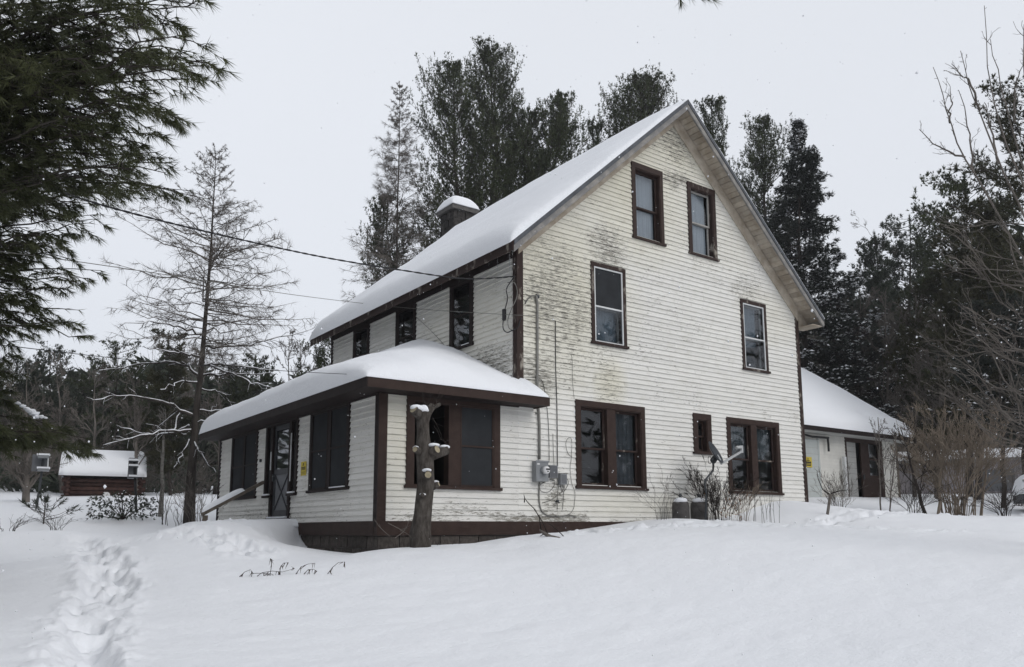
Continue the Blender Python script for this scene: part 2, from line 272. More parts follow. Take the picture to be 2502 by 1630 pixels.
GP = [(2.4, 6.25, .8, .95, .66), (4.6, 8.35, .75, .4, .75), (7.05, 6.3, .7, .75, .52), (2.35, 3.35, .55, .75, .42), (.45, 3.3, .7, .8, .75), (1.0, 4.8, 1.6, 1.8, .62),
      (.9, .95, .45, .55, .7), (4.6, 9.4, 1.5, .8, .65), (1.3, .45, 3.5, .22, .9), (5.5, 7.0, 2.0, 1.2, .25), (-1.7, .5, 2.2, .25, .5), (3.2, 5.5, 2.5, 3, .2)]
GY = [(0.8, 5.2, 2.8, 2.6, 1.0), (3.2, 8.0, 2.6, 2.4, 1.0), (4.8, 9.3, 3, 1.6, .9), (2.35, 3.35, .6, .8, 1.0), (-2.6, 1.9, .7, 1.5, .8), (2.6, .8, 3.0, .35, .5), (7.9, 5.6, 1.5, .9, .5), (5.5, 7.6, 2.2, 1.6, .4)]
MAT = dict(
    siding=siding_mat('weathered_white_paint_gable', GP, GY),
    siding_side=siding_mat('weathered_white_paint_side', [(1.0, 3.5, 1.6, .7, .7), (6, .55, 4, .25, .4)], [(2.0, 4.6, 2.5, 1.2, .5)], 'YZ'),
    siding_far=nmat('old_white_paint', (0.66, 0.65, 0.61), var=0.08, vscale=2, objvar=.03),
    brown=nmat('brown_trim_paint', (0.028, 0.0155, 0.012), 0.6, 0.2, col2=(0.041, 0.025, 0.020), vscale=6, bump=0.1, bscale=40),
    brown_worn=nmat('worn_brown_trim_paint', (0.034, 0.021, 0.018), 0.7, 0.2, col2=(0.26, 0.235, 0.2), vscale=5, stretch=(1, 1, .5), thr=(0.56, 0.66), bump=0.2, bscale=40),
    brown_dark=nmat('dark_brown_paint', (0.018, 0.012, 0.011), 0.7, 0.2, var=0.25, vscale=8),  # trim brown darkened for the shaded side wall; also plain dark wood
    charcoal=nmat('charcoal_door_paint', (0.045, 0.047, 0.052), 0.5, 0.3, var=0.15),
    grey_wood=nmat('weathered_grey_rake', (0.19, 0.185, 0.18), 0.8, 0.2, col2=(0.33, 0.31, 0.28), vscale=4, stretch=(1, 1, 1), thr=(.45, .7), bump=.2),
    drip=nmat('dark_roof_edge', (0.07, 0.075, 0.085), 0.6, 0.3, var=.3, vscale=6),
    soffit=nmat('stained_soffit_wood', (0.33, 0.28, 0.22), 0.85, 0.15, col2=(0.5, 0.45, 0.38), vscale=2.5, thr=(.4, .65), bump=.2, objvar=.18),
    post_wood=nmat('grey_brown_lumber', (0.13, 0.11, 0.09), .85, .2, var=.3, vscale=9, bump=.2),
    block=nmat('foundation_block', (0.075, 0.066, 0.06), .95, .1, var=.3, vscale=14, bump=.5, bscale=60, objvar=.2),
    stone=nmat('chimney_stone', (0.045, 0.042, 0.04), .95, .1, var=.45, vscale=9, bump=.6, bscale=30, objvar=.35),
    mortar=nmat('chimney_mortar', (0.12, 0.115, 0.105), .95, .1, var=.2),
    cement=nmat('chimney_cap', (0.11, 0.105, 0.1), .9, .1, var=.2, vscale=8),
    white_metal=nmat('white_storm_frame', (0.62, 0.63, 0.63), .4, .4, var=.04),
    old_white=nmat('dull_white_sash', (0.33, 0.32, 0.30), .6, .3, var=.15, vscale=15),
    screen=nmat('insect_screen', (0.03, 0.032, 0.035), .9, .1, var=.15, vscale=3),
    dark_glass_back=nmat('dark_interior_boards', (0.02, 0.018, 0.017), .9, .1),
    curtain=nmat('grey_white_curtain', (0.55, 0.56, 0.58), .9, .1, var=.06),
    dim_curtain=nmat('dim_grey_curtain', (0.11, 0.113, 0.12), .9, .1, var=.1),
    lace=nmat('limp_lace_curtain', (0.12, 0.13, 0.135), .95, .1, var=.35, vscale=8),
    grey_metal=nmat('grey_painted_steel', (0.22, 0.23, 0.24), .5, .4, var=.06),
    grey_metal2=nmat('grey_plastic_box', (0.13, 0.135, 0.145), .55, .4, var=.06),
    conduit=nmat('grey_conduit', (0.2, 0.195, 0.18), .5, .4, var=.15, vscale=10),
    cable=nmat('black_cable', (0.02, 0.02, 0.022), .6, .3),
    cable_grey=nmat('grey_cable', (0.16, 0.155, 0.14), .6, .3),
    white_plastic=nmat('white_meter_glass', (0.7, 0.7, 0.7), .2, .5),
    dish=nmat('dark_grey_dish', (0.035, 0.04, 0.048), .45, .4, var=.1),
    dish_arm=nmat('pale_dish_arm', (0.42, 0.43, 0.43), .4, .4, var=.05),
    tank=nmat('dull_grey_tank', (0.07, 0.065, 0.062), .7, .3, var=.35, vscale=6, bump=.1),
    yellow=nmat('yellow_sign', (0.55, 0.43, 0.05), .6, .3, var=.08),
    ink=nmat('black_print', (0.03, 0.03, 0.03), .7, .2),
    snow=snow_mat('snow'), snow_ground=snow_mat('ground_snow'),
    bark=nmat('grey_brown_bark', (0.06, 0.05, 0.043), .95, .1, col2=(0.13, 0.115, 0.1), vscale=9, stretch=(1, 1, .3), bump=.5, bscale=25),
    bark_stub=nmat('rough_apple_bark', (0.036, 0.030, 0.026), .95, .1, col2=(0.10, 0.09, 0.08), vscale=18, stretch=(1, 1, .35), bump=.8, bscale=30),
    bark_dark=nmat('dark_conifer_bark', (0.032, 0.027, 0.024), .95, .1, col2=(0.07, 0.062, 0.055), vscale=6, stretch=(1, 1, .3), bump=.4, bscale=20),
    cut_wood=nmat('pale_cut_wood', (0.3, 0.26, 0.18), .8, .2, var=.2, vscale=20),
    birch=nmat('pale_birch_bark', (0.2, 0.19, 0.175), .8, .2, col2=(0.09, 0.08, 0.07), vscale=8, stretch=(1, 1, 3), thr=(.5, .65)),
    twig=nmat('grey_twig', (0.14, 0.125, 0.112), .9, .1, var=.3, vscale=2),
    twig_brown=nmat('brown_twig', (0.20, 0.165, 0.13), .9, .1, var=.3, vscale=2),
    twig_dark=nmat('dark_twig', (0.035, 0.029, 0.026), .9, .1, var=.3, vscale=2),
    pine=leaf_mat('pine_needles', (0.020, 0.029, 0.012), (0.075, 0.088, 0.038)),
    pine_near=leaf_mat('near_pine_needles', (0.026, 0.032, 0.014), (0.09, 0.098, 0.044), .2),
    pine_far=leaf_mat('distant_pine_needles', (0.028, 0.038, 0.026), (0.06, 0.072, 0.048)),  # haze of distance put into the needle colour, lightened and greyed
    spruce=leaf_mat('spruce_needles', (0.010, 0.014, 0.012), (0.03, 0.037, 0.028)),
    cedar=leaf_mat('bronze_green_cedar', (0.022, 0.024, 0.010), (0.055, 0.052, 0.022)),
    bush=leaf_mat('dark_evergreen_leaf', (0.012, 0.02, 0.012), (0.04, 0.05, 0.03)),
    dead_leaf=nmat('dead_brown_leaf', (0.06, 0.045, 0.035), .9, .1, var=.3),
    rust_leaf=nmat('rusty_dead_leaf', (0.22, 0.11, 0.05), .9, .1, var=.3),
    log=nmat('dark_red_log', (0.055, 0.03, 0.025), .85, .2, var=.35, vscale=5, objvar=.3),
    dark_grey=nmat('dark_grey_metal', (0.055, 0.06, 0.065), .6, .3, var=.1),
    trailer=nmat('dull_mauve_grey_siding', (0.30, 0.28, 0.29), .7, .2, var=.12, vscale=2),
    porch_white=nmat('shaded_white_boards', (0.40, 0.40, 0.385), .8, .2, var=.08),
    storm_door=nmat('pale_green_white_panel', (0.46, 0.49, 0.48), .5, .3, var=.06),
    glass=glass_mat('window_glass'),
    ice=glass_mat('icicle_ice', (0.9, 0.93, 0.95), 1.5),
)
# ------------------------------------------------------------------ snow-covered ground
def vnoise(x, y, seed=0):
    xi = np.floor(x).astype(np.int64); yi = np.floor(y).astype(np.int64); fx = x-xi; fy = y-yi
    fx = fx*fx*(3-2*fx); fy = fy*fy*(3-2*fy)
    def h(a, b):
        n = (a*374761393 + b*668265263 + seed*1442695041) & 0xffffffff
        n = ((n ^ (n >> 13))*1274126177) & 0xffffffff
        return ((n ^ (n >> 16)) & 0xffff)/65535.0
    return (h(xi, yi)*(1-fx)+h(xi+1, yi)*fx)*(1-fy) + (h(xi, yi+1)*(1-fx)+h(xi+1, yi+1)*fx)*fy
def fbm(x, y, o=4, seed=0):
    r = 0; a = 1; t = 0
    for i in range(o):
        r = r + a*vnoise(x*2**i, y*2**i, seed+i*17); t += a; a *= .5
    return r/t - .5

def Zat(px, py, D): return tuple(G(px, py, D))
CP = [Zat(0,1237,30), Zat(150,1229,31), Zat(400,1213,36), Zat(250,1219,36), Zat(465,1279,24), Zat(90,1295,23), Zat(300,1270,24), Zat(0,1300,20.5), Zat(300,1322,19.5), Zat(0,1375,14.5), Zat(350,1345,16),
      Zat(0,1460,10.8), Zat(0,1630,7.1), Zat(1251,1630,7.3), Zat(2502,1630,7.6), Zat(600,1630,7.2), Zat(1900,1630,7.5), Zat(600,1440,10.3), Zat(1251,1440,10.4), Zat(1900,1440,10.8), Zat(2502,1440,11), Zat(1251,1340,12.9),
      (-3.3,-.8,.02), (-2.2,-1.2,.1), (-1.2,-1.3,.17), (-.3,-1.4,.28), (-3.6,-.2,-.12), (-1.5,-.3,.02), (-3.4,1.0,-.05), (-3.6,2.3,.0), (-4.5,1.2,.14), (-5.2,-.4,-.1), (-5.5,3,.3), (-4.6,4.6,.46), (-3.6,3.5,.40), (-3.4,4.2,.50), (-3.3,5.0,.52), (-3.05,3.0,-.04), (-3.4,2.7,.02), (-4.3,3.4,.42), (-4.2,2.3,.24), (-3.9,4.3,.46), (-3.3,5.4,.5), (-3.2,8,.38), (-6.5,7,.28), (-4.6,10.5,.36),
      (1.0,-.6,.28), (1.9,-1.2,.345), (3.6,-.9,.52), (4.4,-.7,.46), (6.0,-1.3,.44), (1.9,-2.6,.3), (5.0,-3.2,.36), (6.4,-.2,.62), (7.6,-.2,.93), (8.9,-.3,.92), (9.6,0.4,.98), (8.6,-2.2,.66),
      Zat(2020,1262,23.5), Zat(2340,1252,27), Zat(2502,1262,23), Zat(2502,1300,18), Zat(1900,1290,18.5), Zat(2300,1220,34), Zat(2502,1218,34), (13,2.2,1.15), (18,2.2,1.3), (20.5,4,1.45), (14,6,1.3), (4,5,.5), (4,12,.7),
      Zat(100,1195,55), Zat(400,1205,60), Zat(800,1220,60), Zat(1600,1210,60), Zat(2200,1190,60), Zat(2502,1185,60),
      (-60,-40,-1.5), (0,-45,-2.2), (60,-40,-.5), (-80,30,1.5), (90,30,4), (-60,120,7), (40,140,8), (140,90,8), (-180,0,2), (0,-180,-3), (180,-60,3), (-120,200,9), (150,220,10), (280,0,6), (0,300,11), (-280,0,4), (-250,250,9), (280,280,11), (0,-300,-3), (300,-280,1), (-300,-280,-1), (-9,-12.3,-.93), (-14,-8,-.9), (0,-14,-.95)]
_C = np.array(CP)
def _k(r2): return r2*np.log(np.maximum(r2, 1e-8))*0.5
_n = len(_C); _K = _k(((_C[:, None, :2]-_C[None, :, :2])**2).sum(2)) + np.eye(_n)*0.2
_P = np.c_[np.ones(_n), _C[:, :2]]
_A = np.block([[_K, _P], [_P.T, np.zeros((3, 3))]]); _W = np.linalg.solve(_A, np.r_[_C[:, 2], np.zeros(3)])

def px_path(lst): return np.array([G(*a)[:2] for a in lst])
# (points, half width, depth, roughness)
TRACKS = [(px_path([(150,1900,4.6),(200,1700,6.2),(215,1600,7.6),(225,1540,8.6),(245,1480,9.7),(268,1430,10.9),(255,1385,12.8),(225,1350,15.0),(200,1325,18.5)]), .31, .12, .07),
          (px_path([(190,1335,16),(330,1318,17.2),(500,1308,17),(640,1318,15.6)]), .30, .05, .06),
          (px_path([(240,1350,14.6),(120,1362,14.8),(-60,1380,14.6)]), .10, .06, .03),
          (np.array([(-5.4,2.4),(-5.0,1.2),(-5.0,0.2)]), .42, .03, .10),
          (np.array([(.2,-1.55),(2,-1.7),(4,-1.9),(7,-2.3),(10,-2.5),(16,-2.6),(26,-3)]), .22, .07, .09),
          (np.array([(2.2,-2.1),(3.6,-2.9),(4.6,-3.9),(5.3,-4.6),(6.2,-4.9)]), .18, .06, .07),
          (np.array([(6.5,-1.9),(9,-1.7),(12,-1.6)]), .16, .05, .05)]
def seg_dist(x, y, pl):
    best = np.full(x.shape, 1e9)
    for (ax, ay), (bx, by) in zip(pl[:-1], pl[1:]):
        dx, dy = bx-ax, by-ay; t = np.clip(((x-ax)*dx+(y-ay)*dy)/(dx*dx+dy*dy), 0, 1)
        best = np.minimum(best, np.hypot(x-ax-t*dx, y-ay-t*dy))
    return best
def ground_h(x, y, detail=True):
    x = np.atleast_1d(np.asarray(x, float)); y = np.atleast_1d(np.asarray(y, float)); sh = x.shape; x = x.ravel(); y = y.ravel(); z = np.empty_like(x)
    for i in range(0, len(x), 40000):
        a, b = x[i:i+40000], y[i:i+40000]
        r2 = (a[:, None]-_C[None, :, 0])**2 + (b[:, None]-_C[None, :, 1])**2
        z[i:i+40000] = _k(r2)@_W[:_n] + _W[_n] + _W[_n+1]*a + _W[_n+2]*b
    far = np.clip((np.hypot(x, y)-35)/40, 0, 1)
    z += fbm(x*.35, y*.35, 3, 3)*.10 + far*fbm(x*.05, y*.05, 3, 9)*1.2
    # snow heaped over the door stoop
    wl_ = np.clip(-2.9-x, 0, 9); dd = np.hypot(np.clip(-4.1-x, 0, 9), np.maximum(np.clip(3.62-y, 0, 9)/(.28+1.4*wl_), np.clip(y-6.4, 0, 9)/1.2))
    mk = np.clip(1-dd/1.0, 0, 1); mk = mk*mk*(3-2*mk)*(x < -2.6)*(y > 1.5); z += mk*np.clip(.53-.03*wl_-z, 0, .6)
    # wind ripples on the open snow
    z += fbm(x*1.6+y*.5, y*3.0-x*.4, 3, 5)*.034 + fbm(x*4.2-y*1.5, y*6.5+x, 2, 15)*.008
    if detail:
        for k, (pl, hw, dp, ro) in enumerate(TRACKS):
            near = (x > pl[:, 0].min()-1.5) & (x < pl[:, 0].max()+1.5) & (y > pl[:, 1].min()-1.5) & (y < pl[:, 1].max()+1.5)
            if not near.any(): continue
            a, b = x[near], y[near]
            d = seg_dist(a, b, pl) + fbm(a*2.2, b*2.2, 2, 31+k)*hw*.9
            m_ = np.clip(1-(d/hw)**2, 0, 1); m_ = m_*m_*(3-2*m_)
            lip = np.exp(-((d-hw*1.05)/(hw*.35))**2)
            foot = fbm(a*3.1, b*3.1, 2, 51+k); foot = np.clip(foot*2.6, -1, 1)
            cr_ = fbm(a*9, b*9, 3, 71+k)
            cr2 = fbm(a*22, b*22, 3, 171+k)
            z[near] += -dp*m_*(0.55+.45*(foot < .05)) + m_*ro*foot*1.0 + (m_*1.0+lip*.8)*ro*(cr_*1.3+cr2*.8) + lip*ro*.8*(fbm(a*4, b*4, 2, 91+k)+.35)
    return z.reshape(sh)
def gz(x, y): return float(ground_h([x], [y], False)[0])

def build_ground():
    c = math.atan2(FW[0], FW[1])
    fine = np.linspace(c-R(36), c+R(36), 560); rest = np.linspace(c+R(36), c+R(360-36), 62)[1:-1]
    az = np.r_[fine, rest]; na = len(az)
    rr = [0.5, 2, 4, 5.5]; r_ = 6.4
    while r_ < 24: rr.append(r_); r_ += 0.036 + (r_-6.4)*0.0095
    while r_ < 420: rr.append(r_); r_ *= 1.045
    rr = np.array(rr); nr = len(rr)
    X = CAM[0] + rr[:, None]*np.sin(az)[None]; Y = CAM[1] + rr[:, None]*np.cos(az)[None]
    Z = ground_h(X, Y)
    V = np.stack([X, Y, Z], -1).reshape(-1, 3)
    V = np.r_[V, [[CAM[0], CAM[1], gz(CAM[0], CAM[1])]]]
    i = np.arange(nr-1)[:, None]*na; j = np.arange(na)[None]; jn = (j+1) % na
    F = np.stack([i+j, i+na+j, i+na+jn, i+jn], -1).reshape(-1, 4)
    me = mesh_np('ground', V, F)
    o = link('snow_covered_ground', me, MAT['snow_ground'], None, True); o['kind'] = 'structure'
build_ground()

# ------------------------------------------------------------------ the farmhouse
W, L, P, LP = 9.04, 8.88, 2.89, 9.10
EX, EZ, RX = -0.44, 5.709, 4.58          # left eave x, eave height, ridge x
SLL, EXR = 0.891, 9.48
RZ = EZ + SLL*(RX-EX); SLR = (RZ-EZ)/(EXR-RX)
YF, YB = -0.49, L+0.49
PEX, PEY, PEZ, PEB, PSL, PER = -3.37, -0.48, 2.765, 9.28, 0.40, 0.351
SB = 0.455                              # bottom of the clapboards
house = empty('farmhouse', (0, 0, 0), label='large weathered white clapboard farmhouse with steep gable, brown trim and enclosed side porch', cat='house')

def roof_z(x): return EZ+SLL*(x-EX) if x < RX else RZ-SLR*(x-RX)
CB = 0.105
def openings_rows(z0, z1, u0, u1, ops):
    zm = (z0+z1)/2; cuts = sorted([(a, b) for a, b, c, d in ops if c < zm < d]); segs = []; p = u0
    for a, b in cuts:
        if a > p+.02: segs.append((p, a))
        p = max(p, b)
    if u1 > p+.02: segs.append((p, u1))
    return segs
# openings: u0,u1,z0,z1 (outer edge of the casing)
WG = dict(a1=(3.161,4.146,6.67,8.46), a2=(4.977,5.965,6.67,8.46), b1=(1.895,2.886,4.12,5.875), b2=(6.746,7.726,4.12,5.875), c1=(1.418,3.357,1.112,2.89), c2=(4.885,5.491,1.981,2.897), c3=(6.038,8.009,1.12,2.897))
WS = dict(d1=(1.531,2.466,4.12,5.66), d2=(3.99,4.991,4.12,5.66), d3=(6.455,7.427,4.12,5.66))
WP = dict(e1=(-2.397,-.434,1.02,2.69))
WQ = dict(f1=(1.151,2.993,1.03,2.66), f3=(6.136,8.06,1.03,2.66))
DOOR = (3.64, 5.56, .52, 2.64)
IN = .035
def shrink(v): return [(a+IN, b-IN, c+IN, d-IN) for a, b, c, d in v]

def wall(name, plane, coord, u0, u1, z0, z1, ops, mat, depth=.13, gable=False, thickdir=1):
    """sheathing with its openings, and every clapboard on it as a piece of its own. plane 'y': wall faces -Y at y=coord; 'x': faces -X at x=coord"""
    rj = random.Random(len(name)*3+1); core = MB(); boards = []; nrow = int(math.ceil((z1-z0)/CB))
    for r_i in range(nrow):
        a = z0+r_i*CB; b = min(z1, a+CB)
        if gable:
            h = b+.10
            lo, hi = u0, u1
            if h > roof_z(0)-.3: lo = max(u0, EX+(h-EZ)/SLL+.0); hi = min(u1, EXR-(h-EZ)/SLR)
            if hi-lo < .12: continue
        else: lo, hi = u0, u1
        for (s0, s1) in openings_rows(a, b, lo, hi, ops):
            if plane == 'y': core.box(s0, s1, coord+.004, coord+depth, a, b)
            else: core.box(coord+.004, coord+depth, s0, s1, a, b)
            cut = rj.uniform(.25, .75)
            if s1-s0 > 3.6 and rj.random() < .65: boards += [(s0, s0+(s1-s0)*cut-.002, a, b), (s0+(s1-s0)*cut+.002, s1, a, b)]
            else: boards.append((s0, s1, a, b))
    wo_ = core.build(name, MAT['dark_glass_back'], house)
    rnd = random.Random(hash(name) % 1000 if False else len(name)*7+int(z0*10))
    def board_mesh(mb, s0, s1, a, b):
        t0, t1 = .027+rnd.uniform(-.002, .004), .003; sag = rnd.uniform(-.006, .004); sag2 = rnd.uniform(-.006, .004)
        if plane == 'y':
            c = coord
            mb.hexa([(s0, c-t0, a-.006+sag), (s1, c-t0, a-.006+sag2), (s1, c+.003, a-.004+sag2), (s0, c+.003, a-.004+sag), (s0, c-t1, b-.004), (s1, c-t1, b-.004), (s1, c+.003, b-.004), (s0, c+.003, b-.004)])
        else:
            c = coord
            mb.hexa([(c-t0, s1, a-.006+sag), (c-t0, s0, a-.006+sag2), (c+.003, s0, a-.004+sag2), (c+.003, s1, a-.004+sag), (c-t1, s1, b-.004), (c-t1, s0, b-.004), (c+.003, s0, b-.004), (c+.003, s1, b-.004)])
    return wo_, boards, board_mesh, mat

WALLS = [wall('gable_wall', 'y', 0, .0, W, SB, 9.95, shrink(WG.values()), MAT['siding'], gable=True),
         wall('porch_front_wall', 'y', 0, -P, -.001, SB, 2.66, shrink(WP.values()), MAT['siding']),
         wall('porch_side_wall', 'x', -P, 0.0, LP, SB, 2.66, shrink(WQ.values())+[(DOOR[0]+IN, 4.0, 1.06, DOOR[3]), (4.0, 5.2, .4, 2.7), (5.2, DOOR[1]-IN, 1.06, DOOR[3])], MAT['siding_side']),
         wall('upper_side_wall', 'x', 0, 0.14, L, 3.05, 5.86, shrink(WS.values()), MAT['siding_side'])]
allb = [(-(b[1]-b[0])*(1.0 if i != 3 else .8)*(2.0 if i == 1 else 1), i, b) for i, wl in enumerate(WALLS) for b in wl[1]]
allb.sort(key=lambda t: t[0])
chosen = set((i, b) for _, i, b in allb[:298])
for i, (wo_, boards, bm_, mt) in enumerate(WALLS):
    rest = MB()
    for b in boards:
        if (i, b) in chosen:
            q = MB(); bm_(q, *b); q.build('clapboard', mt, wo_)
        else: bm_(rest, *b)
    if rest.v: rest.build('short_clapboards', mt, wo_)['kind'] = 'stuff'

# other walls, floors and foundation
q = MB(); q.box(W-.13, W, .14, L, SB, 5.9); q.build('right_wall', MAT['siding_far'], house)
q = MB(); q.box(0, W, L-.13, L, SB, 5.9)
q.poly([(0, L-.13, 5.9), (W, L-.13, 5.9), (RX, L-.13, RZ-.4)], (0, .13, 0)); q.build('back_wall', MAT['siding_far'], house)
q = MB(); q.box(.14, W-.14, .14, L-.14, .3, .42); q.box(.14, W-.14, .14, L-.14, 3.15, 3.3); q.box(.3, W-.3, .14, L-.14, 6.0, 6.12); q.box(-P+.14, -.0, .14, LP-.14, .3, .42)
q.box(4.4, 4.5, .2, L-.2, .42, 3.15); q.box(4.4, 4.5, .2, L-.2, 3.3, 6.0); q.box(0.0, .1, .14, L, .42, 3.05)
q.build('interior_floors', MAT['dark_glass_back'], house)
q = MB(); q.box(-P, 0, LP-.13, LP, SB, 2.66); q.build('porch_back_wall', MAT['siding_far'], house)

# skirt board and block foundation
q = MB(); q.box(-P-.03, W+.02, -.035, .10, .21, SB-.004); q.box(-P-.035, -P+.1, .1, LP, .21, SB-.004); q.build('skirt_board', MAT['brown'], house)
fd = MB(); fd.box(-P+.03, W-.02, .035, .3, -1.2, .21); fd.box(-P+.035, -P+.3, .3, LP-.02, -1.2, .21); fo = fd.build('foundation', MAT['mortar'], house)
rnd = random.Random(4)
def blockset(along, fixed, u0, u1, faceaxis):
    for k, zt in enumerate((.195, -.02, -.235)):
        u = u0 + (0 if k % 2 == 0 else -.2)
        while u < u1:
            a, b = max(u0, u), min(u1, u+.385); o_ = rnd.uniform(-.006, .006)
            if b-a > .08:
                q = MB()
                if faceaxis == 'y': q.box(a, b-.012, fixed+o_, fixed+.1, zt-.2, zt)
                else: q.box(fixed+o_, fixed+.1, a, b-.012, zt-.2, zt)
                q.build('concrete_block', MAT['block'], fo)
            u += .40
blockset('x', .012, -P+.02, 1.4, 'y'); blockset('y', -P+.012, .03, 4.2, 'x')

# corner boards, frieze, rake, fascia
q = MB(); q.box(-.032, .0, .0, .10, 3.0, 5.85); q.box(-.032, .12, -.034, -.001, 2.9, 5.88); q.build('corner_board', MAT['brown_worn'], house)
q = MB(); q.box(W-.10, W+.03, -.034, .0, SB, 5.86); q.box(W+.001, W+.03, .0, .12, SB, 5.86); q.build('corner_board', MAT['brown_worn'], house)
q = MB(); q.box(-P-.034, -P, .0, .125, SB-.1, 2.66); q.build('corner_board', MAT['brown_dark'], house)
q = MB(); q.box(-P-.034, -P+.125, -.034, -.001, SB-.1, 2.66); q.build('corner_board', MAT['brown'], house)
q = MB(); q.box(-P-.03, -P-.002, LP-.11, LP+.03, SB, 2.66); q.build('corner_board', MAT['brown_dark'], house)
q = MB(); q.box(-.03, -.001, L-.1, L+.03, 3.0, 5.85); q.build('corner_board', MAT['brown_dark'], house)
q = MB(); q.box(-.05, -.001, .10, L+.02, 5.60, 5.93); q.build('frieze_board', MAT['brown_dark'], house)
q = MB(); q.box(-P-.05, -P-.001, .0, LP, 2.58, 2.69); q.box(-P-.05, .0, -.05, -.001, 2.60, 2.69); q.build('frieze_board', MAT['brown_dark'], house)

TH = .20      # vertical thickness of the roof slab
roof = MB()
def slope_slab(mb, x0, x1, y0, y1, t0, t1):
    """piece of the roof between heights top-t0 and top-t1"""
    z = lambda x: roof_z(x)
    mb.hexa([(x0, y0, z(x0)-t1), (x1, y0, z(x1)-t1), (x1, y1, z(x1)-t1), (x0, y1, z(x0)-t1), (x0, y0, z(x0)-t0), (x1, y0, z(x1)-t0), (x1, y1, z(x1)-t0), (x0, y1, z(x0)-t0)])
e = 1e-6
slope_slab(roof, EX, RX-e, YF+.0, YB, 0, .045); slope_slab(roof, RX+e, EXR, YF, YB, 0, .045)
ro = roof.build('roof', MAT['drip'], house)
q = MB(); slope_slab(q, EX+.03, RX-e, .02, YB-.04, .05, TH); slope_slab(q, RX+e, EXR-.03, .02, YB-.04, .05, TH); q.build('roof_frame', MAT['brown_dark'], ro)
# sheathing boards seen from below in the front overhang, one by one
for sgn, x0, x1, sl in ((1, RX, EXR, SLR), (-1, RX, EX, SLL)):
    n = 46; ln = abs(x1-x0)
    for k in range(n):
        a = x0 + (x1-x0)*(k+.06)/n; b = x0+(x1-x0)*(k+.94)/n; o_ = rnd.uniform(0, .008)
        q = MB(); slope_slab(q, min(a, b), max(a, b), YF+.035, .0, .05+o_, .07+o_); q.build('soffit_board', MAT['soffit'], ro)
for (x0, x1) in ((EX, RX-e), (RX+e, EXR)):
    q = MB(); slope_slab(q, x0, x1, YF-.012, YF+.033, .105, .245); q.build('rake_board', MAT['grey_wood'], ro)
    q = MB(); slope_slab(q, x0, x1, YF-.03, YF+.033, .0, .103); q.build('roof_edge', MAT['drip'], ro)
    q = MB(); slope_slab(q, x0, x1, YB-.03, YB, .047, .22); q.build('rake_board', MAT['grey_wood'], ro)
    q = MB(); slope_slab(q, max(x0, .0) if x0 < RX-1 else x0, min(x1, W), -.05, -.0265, .09, .46); q.build('rake_frieze', MAT['soffit'], ro)
q = MB(); q.box(EX-.03, EX, YF-.012, YB, EZ-.21, EZ-.02); q.build('fascia', MAT['brown_worn'], ro)
q = MB(); q.box(EXR, EXR+.03, YF-.012, YB, EZ-.21, EZ-.02); q.build('fascia', MAT['grey_wood'], ro)
q = MB(); q.poly([(W+.03, -.03, EZ-.24), (EXR, -.03, EZ-.24), (EXR, -.03, EZ-.06), (W+.03, -.03, EZ+.34)], (0, .02, 0)); q.build('eave_end_board', MAT['soffit'], ro)
q = MB(); q.box(EXR-.42, EXR-.001, YF+.034, .12, EZ-.235, EZ-.215); q.build('eave_return', MAT['soffit'], ro)
for y in np.arange(.3, L, .6): q = MB(); q.hexa([(EX+.01, y, EZ-.20), (0, y, EZ-.055+.2), (0, y+.06, EZ-.055+.2), (EX+.01, y+.06, EZ-.20), (EX+.01, y, EZ-.056), (0, y, EZ-.056+.39), (0, y+.06, EZ-.056+.39), (EX+.01, y+.06, EZ-.056)]); q.build('rafter_tail', MAT['brown_dark'], ro)

# porch roof (hipped round the front corner)
Hy = PEY + (0-PEX)
A = (PEX, PEY, PEZ); B = (PER, PEY, PEZ); C_ = (PER, 0, PEZ+PSL*.48); W0 = (0, 0, PEZ+PSL*.48); H_ = (0, Hy, PEZ+PSL*3.37); D_ = (PEX, PEB, PEZ); E_ = (0, PEB, PEZ+PSL*3.37)
me = bpy.data.meshes.new('porch_roof'); me.from_pydata([A, B, C_, W0, H_, D_, E_, (PEX, PEY, PEZ-.03), (PER, PEY, PEZ-.03), (PER, 0, PEZ-.03), (0, 0, PEZ-.03), (PEX, PEB, PEZ-.03), (0, PEB, PEZ-.03)], [],
    [(0, 1, 2, 3, 4), (0, 4, 6, 5), (7, 10, 9, 8), (7, 11, 12, 10), (0, 7, 8, 1), (0, 5, 11, 7), (1, 8, 9, 2), (5, 6, 12, 11)])
me.update(); pr_ = link('porch_roof', me, MAT['drip'], house)
q = MB(); q.box(PEX-.03, PEX, PEY-.03, PEB, PEZ-.165, PEZ-.005); q.build('fascia', MAT['brown_dark'], pr_)
q = MB(); q.box(PEX+.001, PER+.03, PEY-.03, PEY, PEZ-.165, PEZ-.005); q.build('fascia', MAT['brown'], pr_)
q = MB(); q.hexa([(PER, PEY+.001, PEZ-.165), (PER+.03, PEY+.001, PEZ-.165), (PER+.03, -.03, PEZ-.165), (PER, -.03, PEZ-.165), (PER, PEY+.001, PEZ-.01), (PER+.03, PEY+.001, PEZ-.01), (PER+.03, -.03, PEZ+.17), (PER, -.03, PEZ+.17)]); q.build('fascia', MAT['brown'], pr_)
q = MB(); q.box(PEX+.001, -P-.051, PEY+.001, PEB, PEZ-.15, PEZ-.13); q.box(-P-.05, PER, PEY+.001, -.05, PEZ-.15, PEZ-.13); q.build('porch_soffit', MAT['brown_dark'], pr_)

